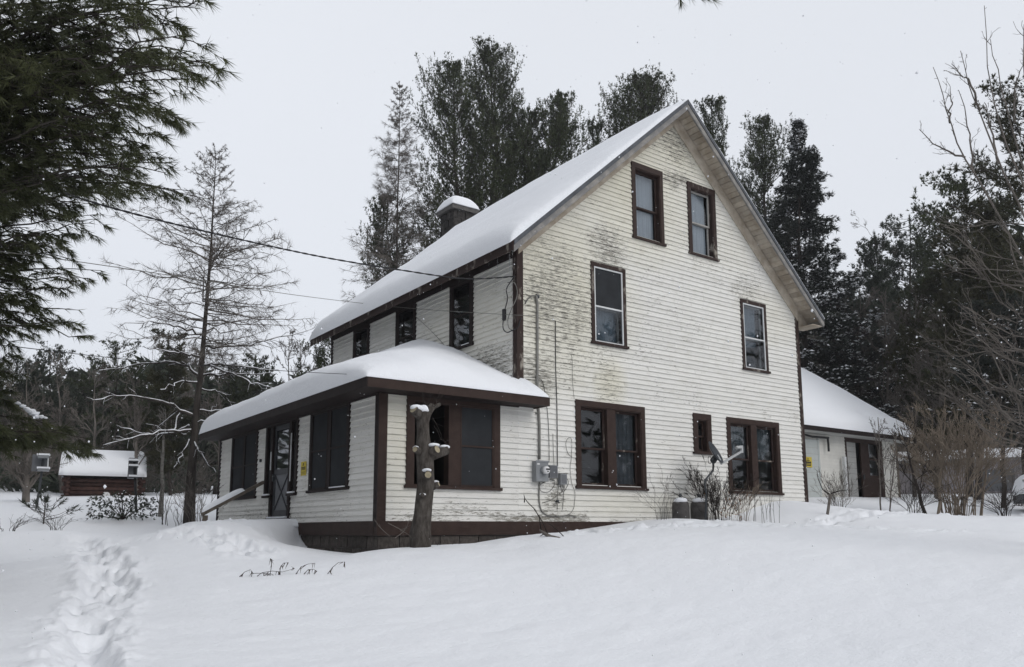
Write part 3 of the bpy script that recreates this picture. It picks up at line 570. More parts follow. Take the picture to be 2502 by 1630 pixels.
# ------------------------------------------------------------------ windows
def T_y(c): return lambda mb, u0, u1, d0, d1, z0, z1: mb.box(u0, u1, c-d1, c-d0, z0, z1)      # d = distance out of the wall
def T_x(c): return lambda mb, u0, u1, d0, d1, z0, z1: mb.box(c-d1, c-d0, u0, u1, z0, z1)
def curtain_mesh(plane, c, u0, u1, z0, z1, mat, parent, seed=0, name='curtain', amp=.02, uneven=0.0):
    n = 40; rr_ = random.Random(seed); amp = amp*.8; V = []; F = []
    ph = [rr_.uniform(0, 6) for _ in range(3)]
    for i in range(n+1):
        t = i/n; u = u0+(u1-u0)*t; d = -.165+amp*.8*math.sin(t*34+ph[0])+amp*.6*math.sin(t*71+ph[1])
        zb = z0+uneven*(.5+.5*math.sin(t*5+ph[2]))
        for z in (zb, z1): V.append((u, c-d, z) if plane == 'y' else (c-d, u, z))
    for i in range(n): F.append((2*i, 2*i+2, 2*i+3, 2*i+1))
    me = bpy.data.meshes.new(name); me.from_pydata(V, [], F); me.update(); return link(name, me, mat, parent, True)

def window(plane, coord, rect, units=1, casing=.115, cmat='brown', smat='brown', rail=True, curt=None, storm=None, sill=True, header=None, screen=(), mull=.20, seed=0, lower=.5, snow=False, name='window', open_unit=None):
    u0, u1, z0, z1 = rect; bx = T_y(coord) if plane == 'y' else T_x(coord)
    q = MB(); c = casing; hc = header or c
    sp = .006
    bx(q, u0, u1, -.01, .045, z1-hc, z1); bx(q, u0, u0+c, -.01, .042, z0+.04, z1-hc-.001); bx(q, u1-c, u1, -.01, .042, z0+.04, z1-hc-.001)
    w_ = q.build(name, MAT[cmat], house)
    if sill:
        q = MB(); bx(q, u0-.03, u1+.03, -.02, .075, z0-.012, z0+.038); q.build('sill', MAT[cmat if cmat != 'brown_worn' else 'brown_worn'], w_)
    a0, a1 = u0+c+.001, u1-c-.001; zb, zt = z0+.04, z1-hc-.001
    # jambs going back
    q = MB(); bx(q, a0, a0+.02, -.14, .03, zb, zt); bx(q, a1-.02, a1, -.14, .03, zb, zt); bx(q, a0+.021, a1-.021, -.14, .03, zt-.02, zt); bx(q, a0+.021, a1-.021, -.14, .03, zb, zb+.02); q.build('jamb', MAT[cmat], w_)
    un = []
    if units == 1: un = [(a0+.021, a1-.021)]
    else:
        mid = (a0+a1)/2; q = MB(); bx(q, mid-mull/2, mid+mull/2, -.14, .03, zb+.021, zt-.021); q.build('mullion', MAT[cmat], w_)
        un = [(a0+.021, mid-mull/2-.001), (mid+mull/2+.001, a1-.021)]
    for k, (s0, s1) in enumerate(un):
        y0, y1 = zb+.021, zt-.021; zm = y0+(y1-y0)*lower
        sw = .045
        if k == open_unit: continue
        for nm_, lo, hi, dd in (('upper_sash', zm-.02, y1, -.06), ('lower_sash', y0, zm+.02, -.10)):
            q = MB(); bx(q, s0, s0+sw, dd-.035, dd, lo, hi); bx(q, s1-sw, s1, dd-.035, dd, lo, hi); bx(q, s0+sw, s1-sw, dd-.035, dd, hi-sw, hi); bx(q, s0+sw, s1-sw, dd-.035, dd, lo, lo+sw*(1.3 if 'low' in nm_ else .8))
            s_ = q.build(nm_, MAT[smat], w_)
            q = MB(); bx(q, s0+sw-.004, s1-sw+.004, dd-.02, dd-.015, lo+.02, hi-.02); q.build('pane', MAT['glass'], w_)
        if storm:
            q = MB(); f = .028; bx(q, s0-.018, s0-.018+f, .004, .034, y0-.018, y1+.018); bx(q, s1+.018-f, s1+.018, .004, .034, y0-.018, y1+.018)
            bx(q, s0+f-.018, s1-f+.018, .004, .034, y1+.018-f, y1+.018); bx(q, s0+f-.018, s1-f+.018, .004, .034, y0-.018, y0-.018+f); bx(q, s0+f-.018, s1-f+.018, .004, .034, zm-.016, zm+.016)
            q.build('storm_frame', MAT[storm], w_)
            if k in screen or 'u%d' % k in screen:
                q = MB(); bx(q, s0+.01, s1-.01, .010, .012, zm if 'u%d' % k in screen else y0, y1); q.build('screen', MAT['screen'], w_)
                if 'u%d' % k in screen: q = MB(); bx(q, s0+.01, s1-.01, .012, .016, y0, zm); q.build('storm_pane', MAT['glass'], w_)
            else:
                q = MB(); bx(q, s0+.01, s1-.01, .012, .016, y0, y1); q.build('storm_pane', MAT['glass'], w_)
        if curt and k < len(curt) and curt[k]:
            mt, f0, f1, ua, ub, un_ = curt[k]
            curtain_mesh(plane, coord, s0+(s1-s0)*ua, s0+(s1-s0)*ub, y0+(y1-y0)*f0, y0+(y1-y0)*f1, MAT[mt], w_, seed+k, uneven=un_)
    if snow:
        q = MB(); bx(q, a0+.03, a0+(a1-a0)*.42, -.02, .06, z0+.039, z0+.062); q.build('sill_snow', MAT['snow'], w_)
    return w_

window('y', 0, WG['a1'], 1, .10, 'brown', 'brown', curt=[('curtain', .02, 1, 0, .93, .0)], header=.13, lower=.46)
window('y', 0, WG['a2'], 1, .11, 'brown_worn', 'old_white', curt=[('curtain', .0, 1, 0, .9, .0)], header=.13, lower=.5)
window('y', 0, WG['b1'], 1, .085, 'brown_worn', 'old_white', storm='white_metal', screen=('u0',), curt=[('curtain', 0, .52, 0, 1, 0)], lower=.47)
window('y', 0, WG['b2'], 1, .085, 'brown_worn', 'old_white', storm='white_metal', curt=[('curtain', .35, 1, 0, .85, .05)], lower=.47)
window('y', 0, WG['c1'], 2, .12, 'brown', 'brown_worn', storm=None, curt=[None, ('dim_curtain', 0, 1, 0, .95, 0)], lower=.48, mull=.24)
w_c2 = window('y', 0, WG['c2'], 1, .14, 'brown', 'brown', curt=[None], lower=.5)
window('y', 0, WG['c3'], 2, .12, 'brown', 'brown_worn', curt=[('lace', .5, 1, .2, 1, .25), ('lace', .45, 1, 0, 1, .3)], lower=.48, mull=.22, seed=5)
for kk, seed in (('d1', 1), ('d2', 2), ('d3', 3)):
    window('x', 0, WS[kk], 1, .11, 'brown_dark', 'brown_dark', storm='brown_dark', curt=[('curtain', 0, .6, .1, .9, 0) if kk == 'd3' else ('lace', .1, .5, .1, .8, .3) if kk == 'd2' else None], snow=(kk == 'd1'), seed=seed)
window('y', 0, WP['e1'], 2, .14, 'brown', 'brown_dark', storm='brown', screen=(1,), mull=.26, header=.16, open_unit=0)
window('x', -P, WQ['f1'], 2, .09, 'brown_dark', 'brown_dark', storm='brown_dark', screen=(0, 1), mull=.16, snow=True)
window('x', -P, WQ['f3'], 2, .09, 'brown_dark', 'brown_dark', storm='brown_dark', screen=(0, 1), mull=.12)

# porch door with side lights
bx = T_x(-P)
q = MB(); bx(q, DOOR[0], DOOR[0]+.10, -.01, .045, 1.04, 2.66); bx(q, DOOR[1]-.10, DOOR[1], -.01, .045, 1.04, 2.66); bx(q, DOOR[0]+.1, DOOR[1]-.1, -.01, .045, 2.56, 2.66)
bx(q, 3.98, 4.10, -.02, .05, .5, 2.56); bx(q, 5.08, 5.20, -.02, .05, .5, 2.56); df = q.build('door_frame', MAT['brown_dark'], house)
for (a, b) in ((DOOR[0]+.1, 3.98), (5.20, DOOR[1]-.1)):
    q = MB(); bx(q, a, b, -.07, -.064, 1.06, 2.56); q.build('side_light_pane', MAT['glass'], df)
    q = MB(); bx(q, a, a+.03, -.08, -.03, 1.06, 2.56); bx(q, b-.03, b, -.08, -.03, 1.06, 2.56); bx(q, a+.03, b-.03, -.08, -.03, 1.06, 1.10); q.build('side_light_sash', MAT['charcoal'], df)
    q = MB(); bx(q, a-.12, b+.04, -.02, .11, 1.0, 1.05); q.build('side_light_sill', MAT['brown_dark'], df)
    q = MB(); bx(q, a-.05, b, -.06, .10, 1.052, 1.085); q.build('sill_snow', MAT['snow'], df)
for u in (3.93, 5.12): 
    q = MB(); bx(q, u, u+.025, .05, .065, 1.3 if u < 4 else 1.6, 2.3 if u < 4 else 2.0); q.build('white_trim_strip', MAT['white_metal'], df)
q = MB(); bx(q, 4.10, 5.08, -.03, .0, .56, .72); bx(q, 4.10, 4.20, -.03, .0, .721, 2.55); bx(q, 4.98, 5.08, -.03, .0, .721, 2.55); bx(q, 4.201, 4.979, -.03, .0, 2.45, 2.55); bx(q, 4.201, 4.979, -.03, .0, 1.48, 1.60)
dr = q.build('storm_door', MAT['charcoal'], house)
q = MB(); bx(q, 4.2, 4.98, -.025, -.014, .72, 1.48); q.build('door_panel', MAT['grey_metal2'], dr)
q = MB()
q.bar((-P+.006, 4.22, .74), (-P+.006, 4.96, 1.46), .02, .03, (-1, 0, 0)); q.bar((-P+.005, 4.96, .74), (-P+.005, 4.22, 1.46), .02, .03, (-1, 0, 0)); q.build('cross_brace', MAT['charcoal'], dr)
q = MB(); bx(q, 4.2, 4.98, -.02, -.014, 1.6, 2.45); q.build('door_pane', MAT['glass'], dr)
q = MB(); bx(q, 5.02, 5.05, .0, .045, 1.35, 1.5); q.build('door_handle', MAT['dark_grey'], dr)
q = MB(); bx(q, 4.02, 5.16, -.03, .12, .49, .55); q.build('threshold', MAT['brown_dark'], df)
q = MB(); bx(q, 4.05, 5.12, .0, .11, .552, .585); q.build('threshold_snow', MAT['snow'], df)
# small black vent or bell beside the door
q = MB(); q.tube([(-P-.02, 5.86, 1.86), (-P-.06, 5.86, 1.86)], .035, 8); q.build('door_bell', MAT['dark_grey'], house)

# chimney behind the ridge
ch = empty('stone_chimney', (4.9, 10.1, 0), label='squat dark stone chimney with concrete cap and snow at the back gable', cat='chimney')
q = MB(); q.box(-.40, .40, -.40, .40, 0, 10.90); q.build('chimney_core', MAT['mortar'], ch)
for k in range(9):
    zt = 10.88-k*.27
    for side in range(4):
        u = -.42 + (.0 if k % 2 else -.15)
        while u < .42:
            a, b = max(-.42, u), min(.42, u+.29); j_ = rnd.uniform(-.015, .015)
            if b-a > .06:
                q = MB()
                if side == 0: q.box(a+.008, b-.008, -.44+j_, -.35, zt-.258, zt)
                elif side == 1: q.box(-.44+j_, -.35, a+.008, b-.008, zt-.258, zt)
                elif side == 2: q.box(a+.008, b-.008, .35, .44+j_, zt-.258, zt)
                else: q.box(.35, .44+j_, a+.008, b-.008, zt-.258, zt)
                q.build('chimney_stone', MAT['stone'], ch)
            u += .30
q = MB(); q.box(-.52, .52, -.52, .52, 10.90, 11.05); q.build('chimney_cap', MAT['cement'], ch)

# ------------------------------------------------------------------ snow lying on the roofs
def snow_patch(name, X, Y, top, base, mask, label, cat='snow', parent=None, mat='snow', smooth=True):
    """closed snow body over a grid: top and base heights, mask of cells kept"""
    ny, nx = X.shape; V = np.concatenate([np.stack([X, Y, top], -1).reshape(-1, 3), np.stack([X, Y, base], -1).reshape(-1, 3)])
    N0 = nx*ny; idx = np.arange(N0).reshape(ny, nx); F = []
    a, b, c, d = idx[:-1, :-1], idx[:-1, 1:], idx[1:, 1:], idx[1:, :-1]
    mk = mask[:-1, :-1] & mask[:-1, 1:] & mask[1:, 1:] & mask[1:, :-1]
    up = np.stack([a, b, c, d], -1)[mk]; dn = np.stack([a, d, c, b], -1)[mk]+N0
    F = [up, dn]
    pad = np.pad(mk, 1)
    def side(cond, p, q_): 
        e_ = np.stack([p[cond], p[cond]+N0, q_[cond]+N0, q_[cond]], -1); F.append(e_)
    side(mk & ~pad[:-2, 1:-1], a, b); side(mk & ~pad[2:, 1:-1], c, d); side(mk & ~pad[1:-1, :-2], d, a); side(mk & ~pad[1:-1, 2:], b, c)
    me = mesh_np(name, V, np.concatenate(F)); me.validate()
    o = link(name, me, MAT[mat], parent, smooth)
    if label: tag(o, label, cat, None, 'stuff')
    return o
def edge(d, r):
    t = np.clip(d/r, 0, 1); return np.sqrt(np.clip(1-(1-t)**2, 0, 1))

# main left slope: (s along slope in x, y)
ys = np.r_[np.linspace(YF-.03, YF+.6, 16), np.linspace(YF+.7, YB-.7, 44), np.linspace(YB-.6, YB+.03, 12)]
xs = np.r_[np.linspace(EX-.09, EX+.5, 18), np.linspace(EX+.55, RX-.3, 36), np.linspace(RX-.25, RX+.3, 10), np.linspace(RX+.4, EXR-.3, 30), np.linspace(EXR-.25, EXR+.04, 8)]
X, Y = np.meshgrid(xs, ys)
left = X < RX
zr = np.where(left, EZ+SLL*(X-EX), RZ-SLR*(X-RX)); 
Tk = np.where(left, .20+.20*np.clip((2.5-X)/3, 0, 1), .34-.27*np.clip((X-RX)/.5, 0, 1)) + fbm(X*.8, Y*.6, 3, 12)*.13
round_ = np.where(X < RX-.35, 0, np.exp(-((X-RX)/.35)**2)*.10)
fr_ = np.clip((Y-(YF-.03))/.01, 0, 1)
edgeY = (.30+.70*edge(Y-(YF-.03), 1.3))*edge(Y-(YF-.03), .05)*edge(YB+.03-Y, .4); edgeX = edge(X-(EX-.09), .30)*edge(EXR+.04-X, .15)
top = zr + Tk*edgeY*edgeX - round_ + fbm(X*3.5, Y*1.4, 3, 40)*.035 + .012
top = np.maximum(top, zr+.008)
snow_patch('roof_snow', X, Y, top, zr+.004, np.ones_like(X, bool), 'deep smooth snow blanket on the steep main roof of the farmhouse')

# porch roof snow
xs = np.r_[np.linspace(PEX-.05, PEX+.45, 16), np.linspace(PEX+.5, -.05, 50), np.linspace(0, PER+.03, 10)]
ys = np.r_[np.linspace(PEY-.05, PEY+.45, 16), [-.002], np.linspace(.05, PEB-.5, 80), np.linspace(PEB-.45, PEB+.04, 12)]; ys = np.unique(np.sort(ys))
X, Y = np.meshgrid(xs, ys)
za, zb_ = PEZ+PSL*(X-PEX), PEZ+PSL*(Y-PEY); zr = np.minimum(za, zb_); zsm = -np.log(np.exp(-za*4)+np.exp(-zb_*4))/4; zr = np.maximum(zr, PEZ-.01)
tw = np.interp(Y, [-.5, 0, .85, 1.6, 2.5, 3.8, 7, 9.3], [.05, .06, .12, .18, .28, .52, .46, .34])
nearw = np.clip(1+X/1.9, 0, 1)**1.3
tb = np.interp(Y, [-.5, 1.5, 3, 9.3], [.25, .34, .36, .33])
hipd = np.abs((X-PEX)-(Y-PEY))
T_ = tb*(1-nearw)+tw*nearw
T_ = np.where(X > 0, .09, T_)
ed = (.35*edge(X-(PEX-.05), .03)+.65*edge(X-(PEX-.05), .32))*edge(Y-(PEY-.05), .55)*edge(PEB+.04-Y, .35)*edge(PER+.03-X, .30)
top = zr + (zsm-zr+.12)*ed + T_*ed + fbm(X*1.1, Y*.9, 3, 77)*.11*ed+fbm(X*4, Y*1.6, 2, 78)*.03*ed + .01
wallmask = ~((X > 0.001) & (Y > .001)) 
snow_patch('porch_roof_snow', X, Y, np.maximum(top, zr+.006), zr+.004, wallmask, 'rounded snow mound covering the low hipped porch roof')

# chimney cap snow
xs = np.linspace(-.56, .56, 22); X, Y = np.meshgrid(xs, xs)
top = 11.055+.44*edge(X+.56, .42)*edge(.56-X, .42)*edge(Y+.56, .42)*edge(.56-Y, .42)
o = snow_patch('chimney_snow', X+4.9, Y+10.1, top, np.full_like(X, 11.052), np.ones_like(X, bool), 'domed cap of snow sitting on the stone chimney')
# icicles
ici = empty('icicles', (0, 0, 0), label='thin icicles hanging from the near corner of the main roof eave', cat='icicles')
for (x, y, z, l) in ((EX-.02, YF+.02, EZ-.2, .16), (EX-.02, YF+.10, EZ-.2, .50), (EX-.02, YF+.5, EZ-.2, .33), (EX-.02, YF+.8, EZ-.2, .12), (EX-.02, YF+1.9, EZ-.2, .22), (EX-.02, YF+2.6, EZ-.2, .14), (4.62, 9.56, 10.9, .2), (4.75, 9.565, 10.92, .12)):
    q = MB(); q.tube([(x, y, z), (x+.003, y, z-l*.5), (x, y, z-l)], [.012, .007, .001], 5); q.build('icicle', MAT['ice'], ici, True)

# stoop, rail and snow on it
st = empty('door_stoop', (-P, 4.8, 0), label='low dark wooden stoop buried in snow under the porch door', cat='stoop')
q = MB(); q.box(-.75, -.03, -1.3, .8, -.5, .37); q.build('stoop_base', MAT['brown_dark'], st)
xs = np.linspace(-.82, -.001, 24); ys = np.linspace(-1.38, .95, 44); X, Y = np.meshgrid(xs, ys)
top = .375+.13*edge(X+.82, .3)*edge(Y+1.38, .25)*edge(.95-Y, .3)+fbm(X*3, Y*3, 2, 8)*.03*edge(X+.82, .3)*edge(Y+1.38, .3)
snow_patch('stoop_snow', X-P, Y+4.8, top, np.full_like(X, .372), np.ones_like(X, bool), 'slab of snow overhanging the door stoop')
hr = empty('hand_rail', (-4.18, 5.6, gz(-4.18, 5.6)), label='sloping wooden hand rail with snow on top beside the porch door', cat='hand rail')
b0 = np.array([-4.18, 5.6, gz(-4.18, 5.6)])
q = MB(); q.bar(np.array((-2.93, 5.6, 1.36))-b0, np.array((-4.22, 5.6, .64))-b0, .10, .07); q.build('rail', MAT['post_wood'], hr)
q = MB(); q.bar(np.array((-4.15, 5.6, .62))-b0, np.array((-4.15, 5.6, -.1))-b0, .09, .09, (1, 0, 0)); q.build('post', MAT['post_wood'], hr)
n = 24; V = []; F = []
for i in range(n+1):
    t = i/n; c = np.array((-3.35, 5.6, 1.36-.42*.558+.04))*(1-t)+np.array((-4.22, 5.6, .68))*t
    h = .115*math.sqrt(max(0, 1-(2*t-1)**4))+.004
    for a in range(9):
        th = PI*a/8; V.append((c[0], c[1]+math.cos(th)*.07, c[2]+math.sin(th)*h))
for i in range(n):
    for a in range(8): F.append((i*9+a, i*9+a+1, (i+1)*9+a+1, (i+1)*9+a))
me = bpy.data.meshes.new('rail_snow'); me.from_pydata(V, [], F); me.update(); tag(link('rail_snow', me, MAT['snow'], None, True), 'strip of snow lying along the sloping hand rail', 'snow', None, 'stuff')
# ------------------------------------------------------------------ vegetation builders (all numpy)
def unit(v): return v/np.maximum(1e-9, np.linalg.norm(v, axis=-1, keepdims=True))
def blades(P, D, L, Wd, k, spread, rng, up=0.0):
    """k narrow triangular blades from every point P along D"""
    n = len(P); P = np.repeat(P, k, 0); D = np.repeat(D, k, 0)
    L = np.repeat(np.broadcast_to(np.asarray(L, float), (n,)), k)*rng.uniform(.65, 1.1, n*k)
    d = unit(unit(D)+rng.normal(0, spread, D.shape)+np.array([0, 0, up]))
    s = unit(np.cross(d, rng.normal(0, 1, d.shape)))*Wd*.42
    V = np.stack([P-s, P+d*L[:, None], P+s], 1).reshape(-1, 3)
    F = np.arange(n*k*3).reshape(-1, 3)
    return V, F
def kids(Pl, n, t0, t1, ratio, ang, rng, m=3, up=0.0, jitter=.25, planar=False, lens=None, droop=0.0):
    """children polylines off parent polylines Pl (k,mm,3)"""
    k, mm, _ = Pl.shape
    t = rng.uniform(t0, t1, (k, n)) if not planar else np.sort(rng.uniform(t0, t1, (k, n)), 1)
    f = t*(mm-1); i = np.minimum(f.astype(int), mm-2); fr = (f-i)[..., None]
    kk = np.arange(k)[:, None]
    A = Pl[kk, i]; B = Pl[kk, i+1]; base = A*(1-fr)+B*fr; T = unit(B-A)
    Lp_ = np.linalg.norm(np.diff(Pl, axis=1), axis=2).sum(1)
    if planar:
        sd_ = unit(np.cross(T, np.array([0, 0, 1.0]))); sg = np.where(rng.random((k, n)) < .5, -1, 1)[..., None]
        side = unit(sd_*sg + rng.normal(0, .18, T.shape))
    else: side = unit(np.cross(T, rng.normal(0, 1, T.shape)))
    d = unit(T*math.cos(ang)+side*math.sin(ang)+rng.normal(0, jitter, T.shape)*.4+np.array([0, 0, up]))
    Lc = (Lp_[:, None]*ratio*(1.05-t*.75) if lens is None else np.full((k, n), lens))*rng.uniform(.6, 1.2, (k, n))
    u = np.linspace(0, 1, m)
    Q = base[:, :, None, :]+d[:, :, None, :]*(Lc[..., None]*u)[..., None]
    Q[..., 2] += (-droop*Lc[..., None]*u**2)
    Q[:, :, 1:-1, :] += rng.normal(0, 1, (k, n, m-2, 3))*(Lc[..., None, None]*.05)
    return Q.reshape(k*n, m, 3), t.ravel()
def along(Pl, ts):
    """points and tangents on polylines at parameters ts (list)"""
    k, mm, _ = Pl.shape; Ps = []; Ts = []
    for t in ts:
        f = t*(mm-1); i = min(int(f), mm-2); fr = f-i
        Ps.append(Pl[:, i]*(1-fr)+Pl[:, i+1]*fr); Ts.append(unit(Pl[:, i+1]-Pl[:, i]))
    return np.concatenate(Ps), np.concatenate(Ts)
def cat_vf(lst):
    if len({f.shape[1] for _, f in lst}) > 1: lst = [(v, f if f.shape[1] == 3 else np.concatenate([f[:, :3], f[:, [0, 2, 3]]])) for v, f in lst]
    V = []; F = []; b = 0
    for v, f in lst: V.append(v); F.append(f+b); b += len(v)
    return np.concatenate(V), np.concatenate(F)
def taper(k, m, r0, r1): return np.linspace(r0, r1, m)[None].repeat(k, 0) if np.isscalar(r0) else r0[:, None]*(1-np.linspace(0, 1, m)[None])+r1*np.linspace(0, 1, m)[None]

def snow_quads(P, rng, size=.1, drop=.4):
    """small lumpy caps of snow at points"""
    n = len(P); a = rng.uniform(0, 2*PI, n); s = size*rng.uniform(.5, 1.3, n)
    ux = np.stack([np.cos(a), np.sin(a), rng.normal(0, .25, n)], 1)*s[:, None]; uy = np.stack([-np.sin(a), np.cos(a), rng.normal(0, .25, n)], 1)*s[:, None]*.55
    V = np.stack([P-ux, P-uy, P+ux, P+uy, P+np.array([0, 0, 1])*s[:, None]*.4], 1)
    o = np.array([[0, 1, 4], [1, 2, 4], [2, 3, 4], [3, 0, 4], [0, 3, 2], [0, 2, 1]])
    return V.reshape(-1, 3), (np.arange(n)[:, None, None]*5+o[None]).reshape(-1, 3)

def trunk_pts(base, top, m=9, bend=.0, rng=None):
    t = np.linspace(0, 1, m)[:, None]; p = base*(1-t)+top*t
    if rng is not None: p[1:-1] += rng.normal(0, bend, (m-2, 3))*np.array([1, 1, 0])
    return p

def add_tree(name, root, parts, **tg):
    e_ = empty(name, tuple(root), **tg)
    for pn, V, F, mt, sm in parts:
        me = mesh_np(pn, V-np.array(root), F); link(pn, me, mt, e_, sm)
    return e_

def px_profile(prof, base, top, D, py_top):
    """list of (photo y, half width px) -> (height fraction, radius m)"""
    out = []
    for py, hw in prof:
        zz = G(1251, py, D)[2]; out.append(((zz-base[2])/(top[2]-base[2]), hw/FOC*D*.98))
    out.sort(); return np.array(out)

def conifer(name, topx, topy, basex, D, prof, label, group=None, cat='tree', seed=0, kind='pine', mat='pine', whorl=.55, nb=5, el=.55, blade=(.17, .034), k=8, sub=9, tuf=3, spread=.45, up=.35, snow=0.0, trunk_r=None, gap=.0, first=.1, bmat='bark_dark', shoots=1.0):
    rng = np.random.default_rng(seed+11)
    g = G(basex, 1240, D); base = np.array([g[0], g[1], gz(g[0], g[1])-.1]); top = G(topx, topy, D); Ht = top[2]-base[2]
    topy += (.75 if kind == 'pine' else .25)*FOC/D; top = G(topx, topy, D); Ht = top[2]-base[2]; prof = [(a+(25 if kind == 'pine' else 0), c*(.80 if kind == 'pine' else .9)) for a, c in prof]
    pf = px_profile(prof, base, top, D, topy)
    tr_r = trunk_r or Ht*.012
    tp = trunk_pts(base, top, 10, .06*Ht/10, rng)
    tV, tF = tube_arrays(tp[None], np.linspace(tr_r, .012, 10)[None], 7)
    hmin = max(first, pf[0, 0]); nw = int((1-hmin)*Ht/whorl)
    hs = hmin+(1-hmin)*(np.arange(nw)+.5)/nw
    hh = np.repeat(hs, nb); hh = np.clip(hh+rng.normal(0, .35*whorl/Ht, len(hh)), hmin, .995)
    if gap: keep = rng.random(len(hh)) > gap; hh = hh[keep]
    az = rng.uniform(0, 2*PI, len(hh)); Rr_ = np.interp(hh, pf[:, 0], pf[:, 1])*rng.uniform(.55, 1.12, len(hh))
    # lumpy outline: radius varies with azimuth and height
    Rr_ *= (.80+.45*vnoise(hh*Ht*.45+seed, az*1.2, seed)) if kind == 'pine' else (.92+.16*vnoise(hh*Ht*1.5+seed, az*1.2, seed))
    Rr_ = np.maximum(Rr_, .10 if kind == 'pine' else .04)
    m = 6; u = np.linspace(0, 1, m)
    f = hh*9; i = np.minimum(f.astype(int), 8); st_ = tp[i]*(1-(f-i))[:, None]+tp[i+1]*(f-i)[:, None]
    elev = el*(.35+.8*hh)+rng.normal(0, .12, len(hh)) if kind == 'pine' else el*(hh**2)-.30*(1-hh)+rng.normal(0, .08, len(hh))
    Hd = np.stack([np.cos(az), np.sin(az), np.zeros_like(az)], 1)
    P_ = st_[:, None, :]+Hd[:, None, :]*(Rr_[:, None]*u)[..., None]
    if kind == 'pine':
        tanv = np.minimum(np.tan(np.clip(elev, -.4, 1.1)), np.maximum(.9*(top[2]-st_[:, 2])/Rr_, .1)); zz = tanv[:, None]*Rr_[:, None]*(u*.65+.35*u**2)
    else: zz = np.tan(elev)[:, None]*Rr_[:, None]*u + Rr_[:, None]*(-.25*u+.30*u**2.2)
    P_[..., 2] += zz; P_[:, 1:, :] += rng.normal(0, 1, (len(hh), m-1, 3))*(Rr_*.03)[:, None, None]
    br = np.clip(Rr_*.012, .008, .06)
    parts_w = [tube_arrays(P_, taper(len(hh), m, br, .004), 4)]
    S, ts = kids(P_, sub, .22, 1.0, .42 if kind == 'pine' else .34, .75, rng, 3, up=.35 if kind == 'pine' else -.05, planar=True)
    parts_w.append(tube_arrays(S, taper(len(S), 3, .008, .002), 3))
    tp_, td = along(S, list(np.linspace(.35, 1, tuf)))
    ep, ed_ = along(P_, [.45, .55, .65, .75, .85, .93, 1.0])
    tp_ = np.r_[tp_, ep]; td = np.r_[td, ed_]
    tp_ = tp_+rng.normal(0, .07, tp_.shape)
    fr_top = np.clip((tp[-1][2]-tp_[:, 2])/2.0, .35, 1) if kind == 'pine' else np.clip((tp[-1][2]-tp_[:, 2])/3.2, .22, 1)
    lv, lf = blades(tp_, td+np.array([0, 0, up]), blade[0]*fr_top, blade[1], k, spread, rng)
    if kind == 'pine':      # upright shoots at the branch ends
        tip = np.r_[P_[:, -1], S[rng.random(len(S)) < .35][:, -1]]; hgt = rng.uniform(.15, .55, len(tip))*shoots*np.clip((top[2]-tip[:, 2])/1.5, .15, 1); sp4 = np.concatenate([tip+np.stack([0*hgt, 0*hgt, hgt*t_], 1) for t_ in (.2, .45, .7, .95)])
        lv, lf = cat_vf([(lv, lf), blades(sp4, np.tile([0, 0, 1.0], (len(sp4), 1)), blade[0]*.85, blade[1]*.9, max(4, k-3), .55, rng)])
    # leader
    ld = tp[-1]+np.array([0, 0, 1])*np.linspace(-.9, 0, 12)[:, None]; l2 = blades(ld, np.tile([0, 0, 1.0], (12, 1)), blade[0]*(1 if kind == 'pine' else .45), blade[1]*(1 if kind == 'pine' else .6), k*2, .5, rng)
    lv, lf = cat_vf([(lv, lf), l2])
    bV, bF = cat_vf(parts_w)
    parts = [('trunk', tV, tF, MAT[bmat], True), ('branches', bV, bF, MAT[bmat], True), ('foliage', lv, lf, MAT[mat], False)]
    e_ = add_tree(name, base, parts, label=label, cat=cat, group=group)
    if snow:
        sel = rng.random(len(tp_)) < snow*np.clip(1.6-1.3*(tp_[:, 2]-base[2])/Ht, 0, 1)*np.clip(vnoise(tp_[:, 0]*1.3, tp_[:, 2]*1.7, seed+5)*2.2-.6, 0, 1)
        if sel.any():
            sv, sf = snow_quads(tp_[sel]+np.array([0, 0, .06]), rng, .11)
            sv = sv-base; me = mesh_np('clinging_snow', sv, sf); link('clinging_snow', me, MAT['snow'], e_, False)['kind'] = 'stuff'
    return e_

def bare_tree(name, base, top, label, group=None, seed=0, n1=10, n2=6, n3=6, n4=0, ang=.7, ratio=.5, mat='twig', r0=.12, up=.25, t0=.25, rt=.5, cat='tree', droop=0, twig_r=.004, lean=.05, parts_names=('trunk', 'branches')):
    rng = np.random.default_rng(seed+71); base = np.array(base, float); top = np.array(top, float)
    H_t = np.linalg.norm(top-base); tp = trunk_pts(base, top, 8, lean*H_t/8, rng)
    tV, tF = tube_arrays(tp[None], np.linspace(r0, .01, 8)[None], 7)
    L1, t1 = kids(tp[None], n1, t0, .97, ratio, ang, rng, 6, up=up)
    r1 = np.clip(r0*.45*(1-t1*.75), .008, 1)
    lst = [tube_arrays(L1, taper(len(L1), 6, r1, .004), 4)]
    L2, t2 = kids(L1, n2, .2, .98, rt, ang*.9, rng, 4, up=up*.7, droop=droop); lst.append(tube_arrays(L2, taper(len(L2), 4, np.repeat(r1, n2)*.4, twig_r*.7), 3))
    L3, t3 = kids(L2, n3, .15, 1, rt, ang*.85, rng, 2, up=up*.5, droop=droop); lst.append(tube_arrays(L3, taper(len(L3), 2, twig_r, twig_r*.5), 3))
    if n4:
        L4, t4 = kids(L3, n4, .2, 1, .6, .7, rng, 2, up=.1); v4 = tube_arrays(L4, taper(len(L4), 2, twig_r*.7, twig_r*.3), 3); lst.append(v4)
    V, F = cat_vf(lst)
    return add_tree(name, base, [(parts_names[0], tV, tF, MAT[mat], True), (parts_names[1], V, F, MAT[mat], True)], label=label, cat=cat, group=group)

